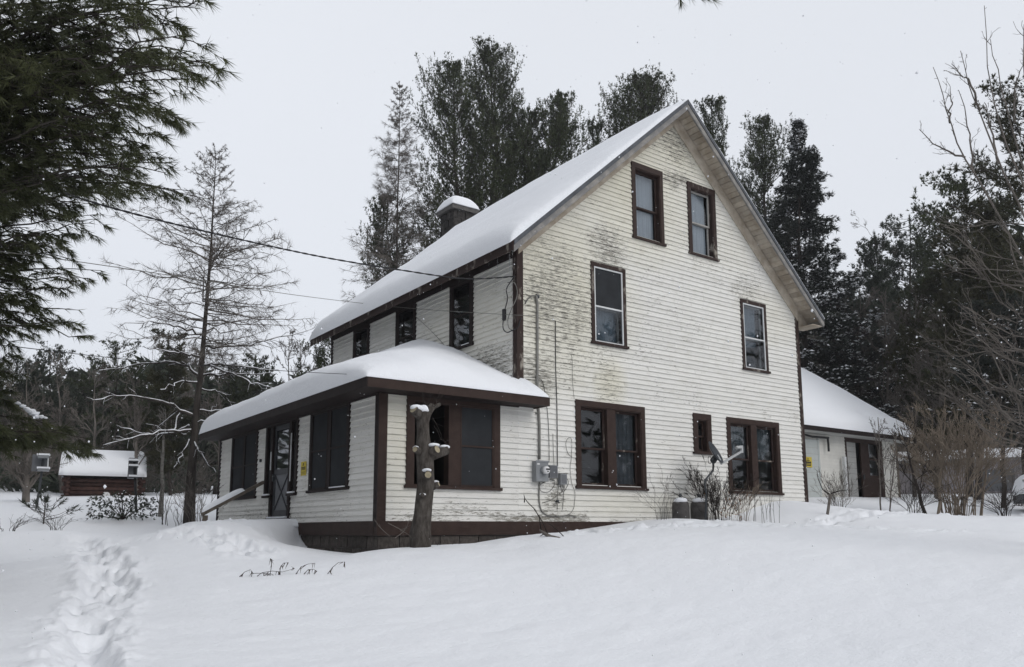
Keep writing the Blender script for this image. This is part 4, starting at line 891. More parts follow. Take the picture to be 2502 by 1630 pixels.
def shrub(name, base, height, spread, stems, label, seed=0, mat='twig', n2=6, n3=5, r=.012, cat='shrub', arch=.35, group=None, twig_r=.0035, low=.15, base_r=.15, n4=0):
    rng = np.random.default_rng(seed+5); base = np.array(base, float)
    az = rng.uniform(0, 2*PI, stems); out = rng.uniform(.15, 1, stems)*spread; hh = height*rng.uniform(.6, 1, stems)*(1-.25*out/spread)
    u = np.linspace(0, 1, 7)
    b = base+np.stack([np.cos(az), np.sin(az), np.zeros(stems)], 1)*(rng.uniform(0, base_r, stems))[:, None]
    S = np.zeros((stems, 7, 3)); S += b[:, None, :]
    S[..., 0] += (np.cos(az)*out)[:, None]*u**(1+arch); S[..., 1] += (np.sin(az)*out)[:, None]*u**(1+arch); S[..., 2] += hh[:, None]*(u-.12*arch*u**3)
    S[:, 1:] += rng.normal(0, .02*height, (stems, 6, 3)); S[:, 0, 2] -= .15
    lst = [tube_arrays(S, taper(stems, 7, r*rng.uniform(.6, 1.2, stems), r*.25), 4)]
    L2, _ = kids(S, n2, low, .98, .42, .5, rng, 4, up=.25); lst.append(tube_arrays(L2, taper(len(L2), 4, r*.4, twig_r*.6), 3))
    L3, _ = kids(L2, n3, .2, 1, .5, .5, rng, 3, up=.2); lst.append(tube_arrays(L3, taper(len(L3), 3, twig_r, twig_r*.5), 3))
    if n4:
        L4, _ = kids(L3, n4, .2, 1, .6, .5, rng, 3, up=.2); lst.append(tube_arrays(L4, taper(len(L4), 3, twig_r*.8, twig_r*.4), 3))
    V, F = cat_vf(lst)
    me = mesh_np(name, V-base, F); o = link(name, me, MAT[mat], None, True); o.location = base
    tag(o, label, cat, group); return o

def larch(name, topx, topy, basex, D, prof, label, seed=0, whorl=.33, nb=5, limbs=(), mat='twig_dark', r0=.2, density=1.0, lean_pts=None):
    rng = np.random.default_rng(seed+3)
    g = G(basex, 1260, D); base = np.array([g[0], g[1], gz(g[0], g[1])-.15]); top = G(topx, topy+22, D); Ht = top[2]-base[2]
    pf = px_profile(prof, base, top, D, topy)
    tp = trunk_pts(base, top, 10, .035, rng)
    if lean_pts: tp = np.array([G(a, b, D) for a, b in lean_pts]); tp[0, 2] = base[2]
    mt = len(tp); fz = np.clip((tp[:, 2]-base[2])/Ht, 0, 1); tV, tF = tube_arrays(tp[None], (r0*(.28*np.exp(-fz*9)+.72*(1-fz)**1.15)+.008)[None], 8)
    zt = tp[:, 2]
    hmin = pf[0, 0]; nw = int((1-hmin)*Ht/whorl); hs = hmin+(1-hmin)*(np.arange(nw)+.5)/nw
    hh = np.clip(np.repeat(hs, nb)+rng.normal(0, .2*whorl/Ht, nw*nb), hmin, .995); az = rng.uniform(0, 2*PI, len(hh))
    R_ = np.interp(hh, pf[:, 0], pf[:, 1])*rng.uniform(.6, 1.1, len(hh)); zc = base[2]+hh*Ht
    st_ = np.stack([np.interp(zc, zt, tp[:, 0]), np.interp(zc, zt, tp[:, 1]), zc], 1)
    m = 7; u = np.linspace(0, 1, m)
    P_ = st_[:, None, :]+np.stack([np.cos(az), np.sin(az), 0*az], 1)[:, None, :]*(R_[:, None]*u)[..., None]
    el_ = (.03+1.0*np.clip(hh-.5, 0, 1)*1.3)+rng.normal(0, .08, len(hh))
    P_[..., 2] += np.tan(el_)[:, None]*R_[:, None]*u + R_[:, None]*(-.16*u**1.3+.10*u**3)*np.clip(1.3-hh, 0, 1)[:, None]*1.2
    P_[:, 1:] += rng.normal(0, 1, (len(hh), m-1, 3))*(R_*.022)[:, None, None]
    br = np.clip(R_*.008, .006, .026)
    lst = [tube_arrays(P_, taper(len(hh), m, br, .004), 4)]
    L2, _ = kids(P_, int(8*density), .10, 1, .24, .8, rng, 3, up=-.05, jitter=.5, droop=.15); lst.append(tube_arrays(L2, taper(len(L2), 3, .008, .004), 3))
    p4, t4 = along(L2, [.3, .65, 1.0]); p5, t5 = along(P_, list(np.linspace(.2, 1, 9))); p4 = np.r_[p4, p5]; t4 = np.r_[t4, t5]
    tl = .26*np.clip((top[2]-p4[:, 2])/3.2, .30, 1); tw = blades(p4, t4*.7+np.array([0, 0, -.10]), tl, .0095, 4, .7, rng)
    parts = [('trunk', tV, tF, MAT['bark_dark'], True)]
    V, F = cat_vf(lst); parts += [('branches', V, F, MAT[mat], True), ('twigs', tw[0], tw[1], MAT[mat], False)]
    e_ = add_tree(name, base, parts, label=label, cat='tree')
    sn = []
    for k_, (pts, r_) in enumerate(limbs):
        Q = np.array([G(a, b, D+dd) for a, b, dd in pts]); t = np.linspace(0, 1, len(Q)); tt = np.linspace(0, 1, 14)
        Q = np.stack([np.interp(tt, t, Q[:, c]) for c in range(3)], 1); Q[1:-1] += rng.normal(0, .02, (12, 3))
        bl = [tube_arrays(Q[None], np.linspace(r_, .008, 14)[None], 5)]
        K, _ = kids(Q[None], 16, .2, 1, .25, .7, rng, 4, up=0, droop=.2); bl.append(tube_arrays(K, taper(len(K), 4, .008, .003), 3))
        K2, _ = kids(K, 5, .2, 1, .5, .6, rng, 3); bl.append(tube_arrays(K2, taper(len(K2), 3, .004, .002), 3))
        V, F = cat_vf(bl); me = mesh_np('limb', V-base, F); link('limb', me, MAT['bark_dark'], e_, True)
        rr_ = np.linspace(r_, .007, 14)
        sn.append(tube_arrays((Q+np.array([0, 0, 1])*(rr_*.8)[:, None])[None], (rr_*.62+.008)[None]*rng.uniform(.55, 1.15, (1, 14)), 5))
        kk = K[rng.random(len(K)) < .35]; sn.append(tube_arrays(kk+np.array([0, 0, .009]), taper(len(kk), 4, .007, .003), 3))
    if sn:
        V, F = cat_vf(sn); me = mesh_np('limb_snow', V-base, F); link('limb_snow', me, MAT['snow'], e_, True)['kind'] = 'stuff'
    return e_
# ------------------------------------------------------------------ trees
PB = 'tall pines behind the house'
conifer('white_pine', 1108, 116, 1128, 34, [(116,8),(180,36),(255,100),(380,145),(520,150),(640,140),(780,100)], 'tall pine left of the three pines behind the house roof, its trunk showing through', PB, seed=1, nb=6, el=.95, whorl=.33, sub=11, k=7)
conifer('white_pine', 1206, 80, 1200, 35, [(80,8),(118,58),(200,98),(280,105),(380,125),(500,140),(640,120)], 'tallest densest pine, rising in the middle behind the house roof', PB, seed=2, nb=7, el=1.0, whorl=.33, sub=11, k=7)
conifer('white_pine', 1372, 195, 1300, 36, [(195,5),(235,28),(320,62),(400,98),(480,122),(560,130),(660,110)], 'looser pine leaning right, rightmost of the three behind the long roof slope', PB, seed=3, nb=6, el=1.0, whorl=.33, sub=11)
conifer('white_pine', 1294, 240, 1225, 36, [(240,8),(290,55),(380,95),(520,120),(640,110)], 'lower pine top filling the gap right of the tallest pine behind the roof', PB, seed=31, nb=6, el=1.0, whorl=.33, sub=11)
conifer('white_pine', 948, 445, 975, 35, [(445,12),(520,50),(600,85),(680,100),(780,90)], 'short green pine growing up through the bare larch beside the chimney', PB, seed=4, nb=6, el=.75, whorl=.4, sub=11)
conifer('white_pine', 1566, 160, 1560, 38, [(160,14),(180,45),(235,65),(290,95),(360,115),(450,120)], 'pine top showing above the peak of the gable roof', PB, seed=5, nb=9, el=1.0, whorl=.3, sub=11, first=.6)
conifer('white_pine', 1738, 212, 1715, 39, [(212,10),(260,30),(330,48),(450,60)], 'small pine top just right of the gable peak', PB, seed=6, nb=6, el=1.0, whorl=.4, first=.6)
conifer('white_pine', 1447, 262, 1480, 38, [(262,8),(300,28),(350,42),(450,50)], 'small pine top poking over the roof left of the gable peak', PB, seed=7, nb=5, el=1.0, whorl=.45, first=.6)
conifer('white_pine', 1866, 258, 1870, 39, [(258,3),(310,20),(370,42),(430,88),(540,105),(700,125),(860,115)], 'green pine beside the right eave of the gable, left of the dark spruce', None, seed=8, nb=7, el=.9, whorl=.4, sub=11, k=7)
conifer('spruce', 1947, 282, 1975, 36.5, [(282,0),(320,3),(360,10),(420,30),(500,64),(600,100),(700,128),(800,150),(900,160),(1000,150)], 'dark pointed spruce flecked with snow, right of the gable eave', None, seed=9, kind='spruce', mat='spruce', nb=9, el=.35, whorl=.36, sub=11, k=7, blade=(.2, .05), up=.0, spread=.5, snow=.6, tuf=4)
conifer('spruce', 2105, 760, 2100, 38, [(760,8),(820,60),(900,120),(1000,150),(1080,150)], 'low dark spruce with snow on its boughs behind the rear wing roof', None, seed=10, kind='spruce', mat='spruce', nb=9, el=.3, whorl=.3, sub=11, up=.05, snow=.5, tuf=4)
larch('larch', 976, 186, 968, 33, [(186,2),(250,25),(330,45),(420,75),(500,100),(560,120),(640,140),(700,150),(780,120)], 'bare larch with grey twigs standing left of the pines behind the roof', seed=2, whorl=.30, nb=6, r0=.15, density=1.4, mat='twig')
LM = [([(470,1015,0),(420,990,-.3),(370,975,-.5),(300,965,-.9),(226,978,-1.2)], .045), ([(486,918,0),(460,893,.2),(400,886,.5),(330,893,.8),(243,905,1)], .04), ([(468,1052,0),(400,1053,-.4),(330,1068,-.7),(252,1088,-1)], .04),
      ([(462,1040,0),(420,1060,.2),(350,1062,.5),(285,1040,.8)], .035), ([(490,873,0),(430,862,-.3),(352,848,-.8)], .035), ([(492,817,0),(440,800,-.5),(390,788,-1),(305,789,-1.6)], .03), ([(483,935,0),(440,932,-.5),(392,952,-1)], .03),
      ([(455,1062,0),(425,1050,-.2),(440,1000,.4),(380,1050,1.2)], .02), ([(494,848,0),(560,846,.3),(640,838,.6),(764,804,1.2)], .035), ([(494,892,0),(560,892,-.3),(681,906,-.9)], .035), ([(490,918,0),(560,914,.3),(667,915,.9)], .033),
      ([(510,892,0),(560,910,-.6),(609,935,-1.2),(676,950,-1.8)], .03), ([(490,950,0),(545,960,.4),(572,1000,.8)], .025), ([(470,1070,0),(490,1110,-.3),(528,1155,-.6)], .02), ([(462,1075,0),(445,1110,-.3),(425,1142,-.6)], .02), ([(478,1000,0),(530,1005,.3),(600,985,.9)], .025),
      ([(480,1035,0),(520,1022,-.3),(550,1030,-.6)], .02)]
larch('larch', 527, 356, 462, 23.5, [(356,2),(420,30),(500,62),(560,85),(600,115),(640,195),(700,235),(780,240),(850,210),(900,150)], 'big bare larch left of the porch with snow along its lower limbs', seed=5, whorl=.29, nb=7, limbs=LM, r0=.165, density=1.3, mat='twig', lean_pts=[(462,1278),(466,1180),(474,1080),(480,1000),(492,900),(500,800),(510,680),(516,600),(521,500),(525,440),(527,378)])
# foreground pine branch seen beyond the larch
conifer('white_pine', 812, 762, 830, 33, [(762,10),(800,45),(860,75),(930,90),(1050,110)], 'dark pine close behind the left end of the long roof', None, seed=12, nb=7, el=.6, whorl=.4, first=.25)

# far pines on the left
FP = 'pines of the far wood on the left'
for i, (tx, ty, bx_, D, pf, lb, mt) in enumerate([
    (42, 842, 45, 52, [(842,15),(880,60),(960,80),(1060,80)], 'hazy far pine at the left edge of the picture', 'pine_far'),
    (122, 812, 124, 52, [(812,12),(850,45),(900,60),(1000,75),(1080,70)], 'hazy far pine with open crown, second from the left edge', 'pine_far'),
    (200, 872, 200, 54, [(872,15),(920,50),(1000,65),(1080,60)], 'low hazy pine between the open far pine and the dark round topped one', 'pine_far'),
    (283, 806, 285, 46, [(806,14),(840,55),(880,80),(960,95),(1060,110),(1120,110)], 'dark round topped pine above the log shed', 'pine'),
    (345, 872, 345, 45, [(872,15),(930,50),(1000,70),(1100,80)], 'lower dark pine between the round topped pine and the brownish column', 'pine'),
    (412, 765, 415, 40, [(765,30),(800,48),(880,58),(960,65),(1060,72),(1150,75)], 'dense brownish pine column left of the big larch', 'cedar'),
    (560, 850, 560, 48, [(850,15),(900,45),(1000,60),(1100,60)], 'dark pine just right of the big larch trunk', 'pine'),
    (625, 826, 627, 46, [(826,8),(860,32),(900,55),(980,70),(1100,75)], 'dark pointed pine between the larch and the porch', 'pine'),
    (700, 905, 700, 48, [(905,15),(950,60),(1050,75)], 'low dark pine left of the long roof end', 'pine')]):
    conifer('pine', tx, ty+14, bx_, D, pf, lb, FP, seed=100+i, nb=8, el=.42, up=.1, shoots=.3, whorl=.62, mat=mt, blade=(.21, .042), k=8, sub=9, tuf=3, first=.15)
for i, (x, y, D, w_, lb) in enumerate([(60,900,46,0,'thin grey leafless tree at the left edge of the wood'), (150,880,44,1,'grey leafless tree in the hazy thicket left of the shed'), (225,905,42,0,'fine twigged grey leafless tree just above the shed roof'), (335,930,40,1,'leafless grey tree right above the shed'), (700,832,44,0,'pale leafless tree behind the low dark pine'), (742,845,42,1,'pale leafless tree next to the long roof end'), (60,985,34,0,'leafless tree leaning over the far left snowbank'), (540,905,42,0,'leafless tree behind the big larch')]):
    p = G(x, 1225, D); b = (p[0], p[1], gz(p[0], p[1])-.1); t = G(x+(-1)**i*8, y, D)
    bare_tree('leafless_tree', b, t, lb, 'leafless trees of the far wood on the left', seed=i, n1=16, n2=9, n3=9, n4=2, r0=.10, ratio=.42, ang=.65, twig_r=.010, t0=.12)
# snow-dusted hardwood beside the log shed
p = G(62, 1225, 33); b = (p[0], p[1], gz(p[0], p[1])-.2)
bare_tree('leafless_tree', b, G(72, 1085, 33), 'low spreading leafless tree with snow on its twigs left of the log shed', None, seed=44, n1=14, n2=8, n3=6, n4=2, r0=.14, ratio=.9, ang=.9, up=.35, t0=.25, twig_r=.006)

# right side
FR = 'trees of the dark wood on the right'
for i, (tx, ty, bx_, D, pf, lb, mt, kw) in enumerate([
    (2222, 500, 2225, 48, [(500,12),(540,50),(600,85),(700,100),(820,110),(950,110)], 'far open crowned pine in the middle of the right hand wood', 'pine_far', {}),
    (2140, 558, 2163, 46, [(558,10),(600,35),(680,60),(760,80),(900,90)], 'slim hazy pine left in the right hand wood, its thin trunk visible', 'pine_far', {}),
    (2075, 640, 2075, 46, [(640,10),(700,40),(800,60),(900,70)], 'small hazy pine between the spruce and the slim pine', 'pine_far', {}),
    (2356, 388, 2370, 37, [(388,25),(420,70),(480,95),(560,105),(680,130),(800,140)], 'broad topped pine under the arching bare branches on the right', 'pine', dict(blade=(.26, .05))),
    (2395, 450, 2390, 33, [(450,15),(540,50),(700,85),(850,120),(1000,135),(1100,130)], 'bronze green cedar standing in front of the broad topped pine', 'cedar', dict(snow=.16, el=.5)),
    (2530, 140, 2520, 31, [(140,30),(220,75),(330,110),(450,140),(600,165),(800,170),(1000,160)], 'tall brownish evergreen cut by the right edge of the picture', 'cedar', dict(blade=(.22, .05), k=6)),
    (2300, 640, 2290, 36, [(640,12),(720,50),(820,90),(950,115),(1080,120)], 'dark low evergreen with specks of snow left of the bronze cedar', 'cedar', dict(snow=.16)),
    (2440, 690, 2450, 29, [(690,12),(760,60),(860,100),(980,125),(1090,120)], 'dark snow specked evergreen low at the right edge', 'spruce', dict(snow=.24)),
    (2190, 800, 2190, 40, [(800,15),(880,60),(980,90),(1080,95)], 'low green pine behind the far end of the rear wing', 'pine', dict(snow=.2))]):
    a = dict(nb=7, el=.5, up=.15, shoots=.4, whorl=.5, blade=(.24, .05), k=7, sub=8, tuf=3, first=.08); a.update(kw)
    conifer('evergreen_tree', tx, ty, bx_, D, pf, lb, FR, seed=200+i, mat=mt, **a)
for i, (x, y, D, lb) in enumerate([(2095,700,38,'leafless grey tree right behind the snowy spruce'), (2160,720,37,'fine twigged leafless tree in the middle of the grey thicket'), (2235,700,36,'leafless tree with dense grey twigs left of the dark evergreens'), (2290,760,34,'leafless tree in front of the dark evergreens'), (2130,560,48,'thin leafless pole tree rising beside the slim pine')]):
    p = G(x, 1225, D); b = (p[0], p[1], gz(p[0], p[1])-.1); t = G(x+5, y, D)
    bare_tree('leafless_tree', b, t, lb, 'leafless trees of the right hand wood', seed=60+i, n1=18, n2=9, n3=9, n4=2, r0=.09, ratio=.42, ang=.6, twig_r=.008, t0=.1)

# far wood all round, one mass
def far_wood():
    rng = np.random.default_rng(77); Vs = []; Tr = []
    def clump(x, y, h, r, needle):
        z0 = gz(x, y)-.2; n = int(115 if needle else 60)
        hh = rng.uniform(.12, 1, n); rad = r*(1-hh)**.6*rng.uniform(.2, 1, n); az = rng.uniform(0, 2*PI, n)
        P_ = np.stack([x+rad*np.cos(az), y+rad*np.sin(az), z0+hh*h], 1); D_ = np.stack([np.cos(az), np.sin(az), .5+0*az], 1)
        if needle: Vs.append(blades(P_, D_, 1.3, .55, 2, .5, rng))
        else:
            Tr.append(blades(P_, D_+np.array([0, 0, 1.2]), 2.6, .06, 4, .4, rng))
        tp = np.array([[x, y, z0], [x+.1, y, z0+h*.5], [x, y, z0+h]]); Tr.append(tube_arrays(tp[None], np.array([[.16, .1, .02]]), 5))
    for px in np.arange(-500, 3000, 26):
        for D in (60, 70, 82, 96):
            x, y = G(px+rng.uniform(-14, 14), 1225, D+rng.uniform(-5, 5))[:2]
            left = px < 900
            tgt = (905 if 230 < px < 480 else 950) if left else 760 if px < 2300 else 600
            zt = G(px, tgt+rng.uniform(-40, 90), D)[2]; h = max(4, zt-gz(x, y))
            clump(x, y, h, rng.uniform(1.6, 2.8), rng.random() < .55)
    for a in np.arange(0, 360, 3.2):  # unseen ring round the viewpoint, added so window reflections turn dark
        aa = R(a); rel_ = (a-math.degrees(YAW)+180) % 360-180
        if abs(rel_) < 36: continue
        for D in (48, 62):
            x, y = CAM[0]+math.sin(aa)*(D+rng.uniform(-5, 5)), CAM[1]+math.cos(aa)*(D+rng.uniform(-5, 5)); clump(x, y, rng.uniform(13, 19), rng.uniform(2.5, 3.6), rng.random() < .75)
    # undergrowth at the edge of the wood
    for px in np.arange(-200, 2700, 16):
        if 480 < px < 2230: continue
        for D in (47, 54, 60):
            x, y = G(px+rng.uniform(-10, 10), 1225, D+rng.uniform(-3, 3))[:2]; z0 = gz(x, y); n = 26
            P_ = np.stack([x+rng.normal(0, .9, n), y+rng.normal(0, .9, n), z0+rng.uniform(0, 1.6, n)], 1)
            if rng.random() < .45: Vs.append(blades(P_, rng.normal(0, 1, (n, 3))+np.array([0, 0, .6]), .7, .26, 2, .5, rng))
            else: Tr.append(blades(P_, rng.normal(0, .5, (n, 3))+np.array([0, 0, 1]), 1.7, .035, 3, .4, rng))
    V, F = cat_vf(Vs); o = link('distant_evergreens', mesh_np('distant_evergreens', V, F), MAT['pine_far']); tag(o, 'dark mass of distant evergreens behind the nearer trees', 'wood', None, 'stuff')
    V, F = cat_vf(Tr); o = link('distant_bare_wood', mesh_np('distant_bare_wood', V, F), MAT['twig']); tag(o, 'grey mass of distant leafless trunks and twigs behind the nearer trees', 'wood', None, 'stuff')
far_wood()

# near white pine whose boughs reach in from the left
def near_pine(name, trunk_px, D0, boughs, label, seed, tuft, k, dens=1.0, r0=.22, snow_b=()):
    rng = np.random.default_rng(seed); base = G(trunk_px, 1500, D0); base[2] = gz(base[0], base[1])-.2
    top = np.array([base[0]-.2, base[1]+.1, base[2]+16]); tp = trunk_pts(base, top, 9, .05, rng)
    tV, tF = tube_arrays(tp[None], np.linspace(r0, .06, 9)[None], 9)
    Bs = []
    for (x, y, D, n) in boughs:
        for _ in range(n):
            if rng.random() < .2 and x < 400 and n > 3: continue
            tip = G(x+rng.normal(0, 26), y+rng.normal(0, 22), D+rng.normal(0, .35))
            L_ = math.hypot(tip[0]-tp[0, 0], tip[1]-tp[0, 1])
            st_ = np.array([np.interp(tip[2]-.10*L_, tp[:, 2], tp[:, 0]), np.interp(tip[2]-.10*L_, tp[:, 2], tp[:, 1]), tip[2]-.16*L_+rng.normal(0, .15)])
            u = np.linspace(0, 1, 9)[:, None]; B_ = st_*(1-u)+tip*u; B_[:, 2] += (.30*np.sin(u[:, 0]*PI)*L_*.28); B_[1:-1] += rng.normal(0, .035, (7, 3)); Bs.append(B_)
    B_ = np.array(Bs); lst = [tube_arrays(B_, taper(len(B_), 9, .020, .004), 5)]
    S, _ = kids(B_, int(10*dens), .28, 1.0, .30, .75, rng, 4, up=.0, planar=True, droop=.18); lst.append(tube_arrays(S, taper(len(S), 4, .007, .0025), 3))
    S2, _ = kids(S, 3, .25, .95, .45, .7, rng, 3, up=.0, planar=True, droop=.1); lst.append(tube_arrays(S2, taper(len(S2), 3, .0035, .002), 3))
    p1, t1 = along(S2, [.75, 1.0]); p2, t2 = along(S, [.45, .65, .85, 1.0]); p3, t3 = along(B_, [.8, .9, 1.0])
    P_ = np.r_[p1, p2, p3]; T_ = np.r_[t1, t2, t3]
    lv, lf = blades(P_, T_+np.array([0, 0, -.35]), tuft[0], tuft[1], k, .36, rng)
    V, F = cat_vf(lst)
    e_ = add_tree(name, base, [('trunk', tV, tF, MAT['bark_dark'], True), ('branches', V, F, MAT['bark_dark'], True), ('foliage', lv, lf, MAT['pine_near'], False)], label=label, cat='tree')
    return e_, B_
near_pine('white_pine', -330, 9.0, [(480,15,7.0,3),(420,60,7,3),(330,30,7,4),(240,20,7,4),(150,20,7.2,4),(60,20,7.3,4),(505,150,7,2),(440,205,7.1,3),(380,130,7.1,4),(300,130,7.2,5),(210,120,7.4,5),(110,120,7.6,5),(20,110,7.8,4),(330,225,7.4,3),(250,220,7.6,5),(160,220,7.8,5),(60,220,8,5),(450,300,8.2,2),(400,310,8,2),(415,385,7.8,3),(350,365,7.8,4),(260,330,8,5),(160,330,8,5),(60,330,8.2,5),(300,400,8,4),(200,420,8.2,5),(100,420,8.4,5),(10,420,8.5,3)],
          'large dark pine whose drooping needle boughs fill the upper left of the picture', 21, (.125, .0085), 8, .9)
near_pine('white_pine', -260, 12.0, [(440,468,11,2),(370,462,11,3),(290,475,11,4),(200,480,11,4),(100,480,11,4),(20,490,11,3),(240,520,10.5,2),(180,555,10.5,3),(110,560,10.6,3),(40,555,10.8,3),(225,572,10.2,1),(200,665,11,2),(225,668,11,1),(150,640,11,3),(80,630,11.2,3),(20,640,11.2,3),(175,705,11.2,2),(100,720,11.3,3),(30,730,11.4,3),(150,770,11.4,2),(80,780,11.5,3),(20,800,11.5,3),(190,795,11.5,1),(120,815,11.5,2),(30,850,11.6,2)],
          'pine behind the large one at the left edge, with smaller needle tufts and layered boughs', 22, (.13, .011), 6, .8)
e_low, bl_ = near_pine('white_pine', -420, 12.5, [(30,945,12,2),(50,935,12,1),(0,1000,12,2),(70,1040,12,3),(120,1060,12,3),(165,1072,12,3),(30,1060,12,3),(90,1020,12,2),(-10,1050,12,3)],
          'low hanging dark pine bough carrying clumps of snow at the left edge', 23, (.16, .012), 8, 1.0)
rng = np.random.default_rng(4); cl_ = []
for (a, b, s_) in ((45,985,.04),(55,992,.05),(66,999,.055),(76,1004,.07),(84,1010,.075),(90,1018,.06),(103,1019,.045),(112,1021,.03)):
    c = G(a, b, 11.7); V = c+unit(rng.normal(0, 1, (90, 3)))*s_; cl_.append((c, s_))
q = MB()
for c, s_ in cl_:
    n0 = len(q.v); th = 7; ph_ = 9
    for i in range(th+1):
        for j in range(ph_):
            a_ = PI*i/th; b_ = 2*PI*j/ph_; rr_ = s_*.6*(1+rng.normal(0, .25)); q.v.append((c[0]+math.sin(a_)*math.cos(b_)*rr_*1.3, c[1]+math.sin(a_)*math.sin(b_)*rr_*1.3, c[2]+math.cos(a_)*rr_*.6))
    for i in range(th):
        for j in range(ph_): q.f.append((n0+i*ph_+j, n0+(i+1)*ph_+j, n0+(i+1)*ph_+(j+1) % ph_, n0+i*ph_+(j+1) % ph_))
tag(q.build('bough_snow', MAT['snow'], None, True), 'clumps of snow caught on the low pine bough at the left edge', 'snow', None, 'stuff')
# tip of a pine bough over the top edge
rng = np.random.default_rng(9)
tw = np.array([G(1650, -60, 7.0), G(1660, -25, 7.0), G(1690, -8, 7.0), G(1740, -2, 7.05)]); tw2 = np.array([G(1655, -60, 7.0), G(1656, -30, 7), G(1660, -8, 7.0), G(1664, 6, 7)])
B_ = np.stack([tw, tw2]); V, F = tube_arrays(B_, np.full((2, 4), .004), 4)
c0 = G(1655, -60, 7.0); e_ = empty('pine_sprig', tuple(c0), label='sprig of pine needles hanging into the top edge above the gable', cat='branch')
link('stem', mesh_np('stem', V-c0, F), MAT['bark_dark'], e_)
p, t = along(B_, [.6, .8, .9, 1.0]); v, f = blades(p, t+np.array([0, 0, -.5]), .12, .007, 14, .3, rng); link('needles', mesh_np('needles', v-c0, f), MAT['pine_near'], e_)

# bare maple leaning in from the right edge
def limb_tree(name, root_px, D, limbs, label, seed, mat='twig', r0=.03, per=9, lens=.5, cat='tree'):
    rng = np.random.default_rng(seed); g = G(root_px, 1260, D); base = np.array([g[0], g[1], gz(g[0], g[1])-.2])
    tp = np.array([base, G(root_px-10, 1000, D), G(root_px-20, 760, D)]); tV, tF = tube_arrays(tp[None], np.array([[.13, .08, .03]]), 8)
    Q = []
    for pts in limbs:
        q_ = np.array([G(a, b, D+dd) for a, b, dd in pts]); t = np.linspace(0, 1, len(q_)); tt = np.linspace(0, 1, 12)
        q_ = np.stack([np.interp(tt, t, q_[:, c]) for c in range(3)], 1); q_[1:-1] += rng.normal(0, .012, (10, 3)); Q.append(q_)
    Q = np.array(Q); lst = [tube_arrays(Q, taper(len(Q), 12, r0, .005), 5)]
    K, _ = kids(Q, per, .15, .97, .25, .55, rng, 4, up=.25, lens=lens); lst.append(tube_arrays(K, taper(len(K), 4, .006, .003), 3))
    K2, _ = kids(K, 3, .2, 1, .4, .6, rng, 3, up=.15); lst.append(tube_arrays(K2, taper(len(K2), 3, .0035, .002), 3))
    K3, _ = kids(Q, 14, .1, 1, .03, 1.0, rng, 2, lens=.07); lst.append(tube_arrays(K3, taper(len(K3), 2, .004, .003), 3))
    V, F = cat_vf(lst); return add_tree(name, base, [('trunk', tV, tF, MAT[mat], True), ('branches', V, F, MAT[mat], True)], label=label, cat=cat)
limb_tree('maple', 2640, 15, [[(2620,800,0),(2560,640,0),(2500,450,0),(2450,320,0),(2425,240,0),(2412,150,0),(2405,14,0)], [(2600,760,.2),(2550,560,.2),(2500,400,.3),(2460,270,.3),(2440,180,.3),(2420,96,.3)],
    [(2600,780,-.2),(2520,560,-.2),(2440,400,-.3),(2395,280,-.3),(2370,210,-.3),(2347,124,-.3)], [(2395,270,-.3),(2368,195,-.4),(2345,180,-.5),(2325,156,-.6)], [(2580,800,.3),(2480,600,.3),(2400,450,.2),(2345,370,.1),(2318,290,.1),(2300,230,0),(2280,164,0)],
    [(2358,385,.1),(2320,372,0),(2280,350,0),(2246,316,0)], [(2378,420,.2),(2375,370,.3),(2365,300,.3),(2342,220,.4)], [(2321,300,.1),(2322,260,.1),(2322,222,.1)], [(2480,300,.2),(2478,220,.1),(2502,150,0)], [(2440,400,-.2),(2420,310,-.2),(2405,250,-.2)], [(2520,300,0),(2500,180,0),(2502,60,0)]],
    'bare maple at the right edge with long thin branches arching into the sky', 5, 'twig', .020, per=4, lens=.3)
rng = np.random.default_rng(12); fan = []
for i in range(34):
    x1 = rng.uniform(2270, 2470); y1 = rng.uniform(540, 1010); y0 = y1+rng.uniform(-60, 240)
    fan.append([(2640, y0+60, rng.uniform(-.6, .6)), (2560, (y0*2+y1)/3+30, 0), ((2560+x1)/2, (y0+y1)/2+20, rng.uniform(-.4, .4)), (x1+40, y1+14, 0), (x1, y1-rng.uniform(0, 30), rng.uniform(-.5, .5))])
limb_tree('leafless_tree', 2680, 14, fan, 'low bare tree fanning grey branches in from the right edge', 6, 'twig', .012, per=7, lens=.55)

# unseen pines outside the frame on the left, added to shade the side wall
for i, (x, y, h, rr) in enumerate([(-15.5, -2, 17, 3.2), (-17, 4, 19, 3.4), (-16, 10, 18, 3.2), (-19, 16, 19, 3.4), (-21, -6, 18, 3.4), (-24, 2, 20, 3.6), (-22, 9, 19, 3.4)]):
    rng = np.random.default_rng(300+i); z0 = gz(x, y)-.2; n = 2600
    hh = rng.uniform(.12, 1, n); rad = rr*(1.05-hh)**.6*np.sqrt(rng.uniform(.1, 1, n)); az = rng.uniform(0, 2*PI, n)
    P_ = np.stack([x+rad*np.cos(az), y+rad*np.sin(az), z0+hh*h], 1); v, f = blades(P_, np.stack([np.cos(az), np.sin(az), .3+0*az], 1), .8, .22, 3, .5, rng)
    b_ = np.array([x, y, z0]); tp = np.array([[x, y, z0], [x, y, z0+h*.5], [x, y, z0+h]]); tv, tf = tube_arrays(tp[None], np.array([[.28, .18, .03]]), 7)
    add_tree('side_pine', b_, [('trunk', tv, tf, MAT['bark_dark'], True), ('foliage', v, f, MAT['pine_far'], False)], label=['big pine nearest the photographer on the left side of the yard','tall pine second along the left side of the yard','pine level with the porch on the left side of the yard','farthest pine along the left side of the yard','pine in the outer row behind the nearest yard pine','tallest pine in the outer row on the left','pine in the outer row level with the porch'][i], cat='tree', group='big pines along the left side of the yard outside the picture')

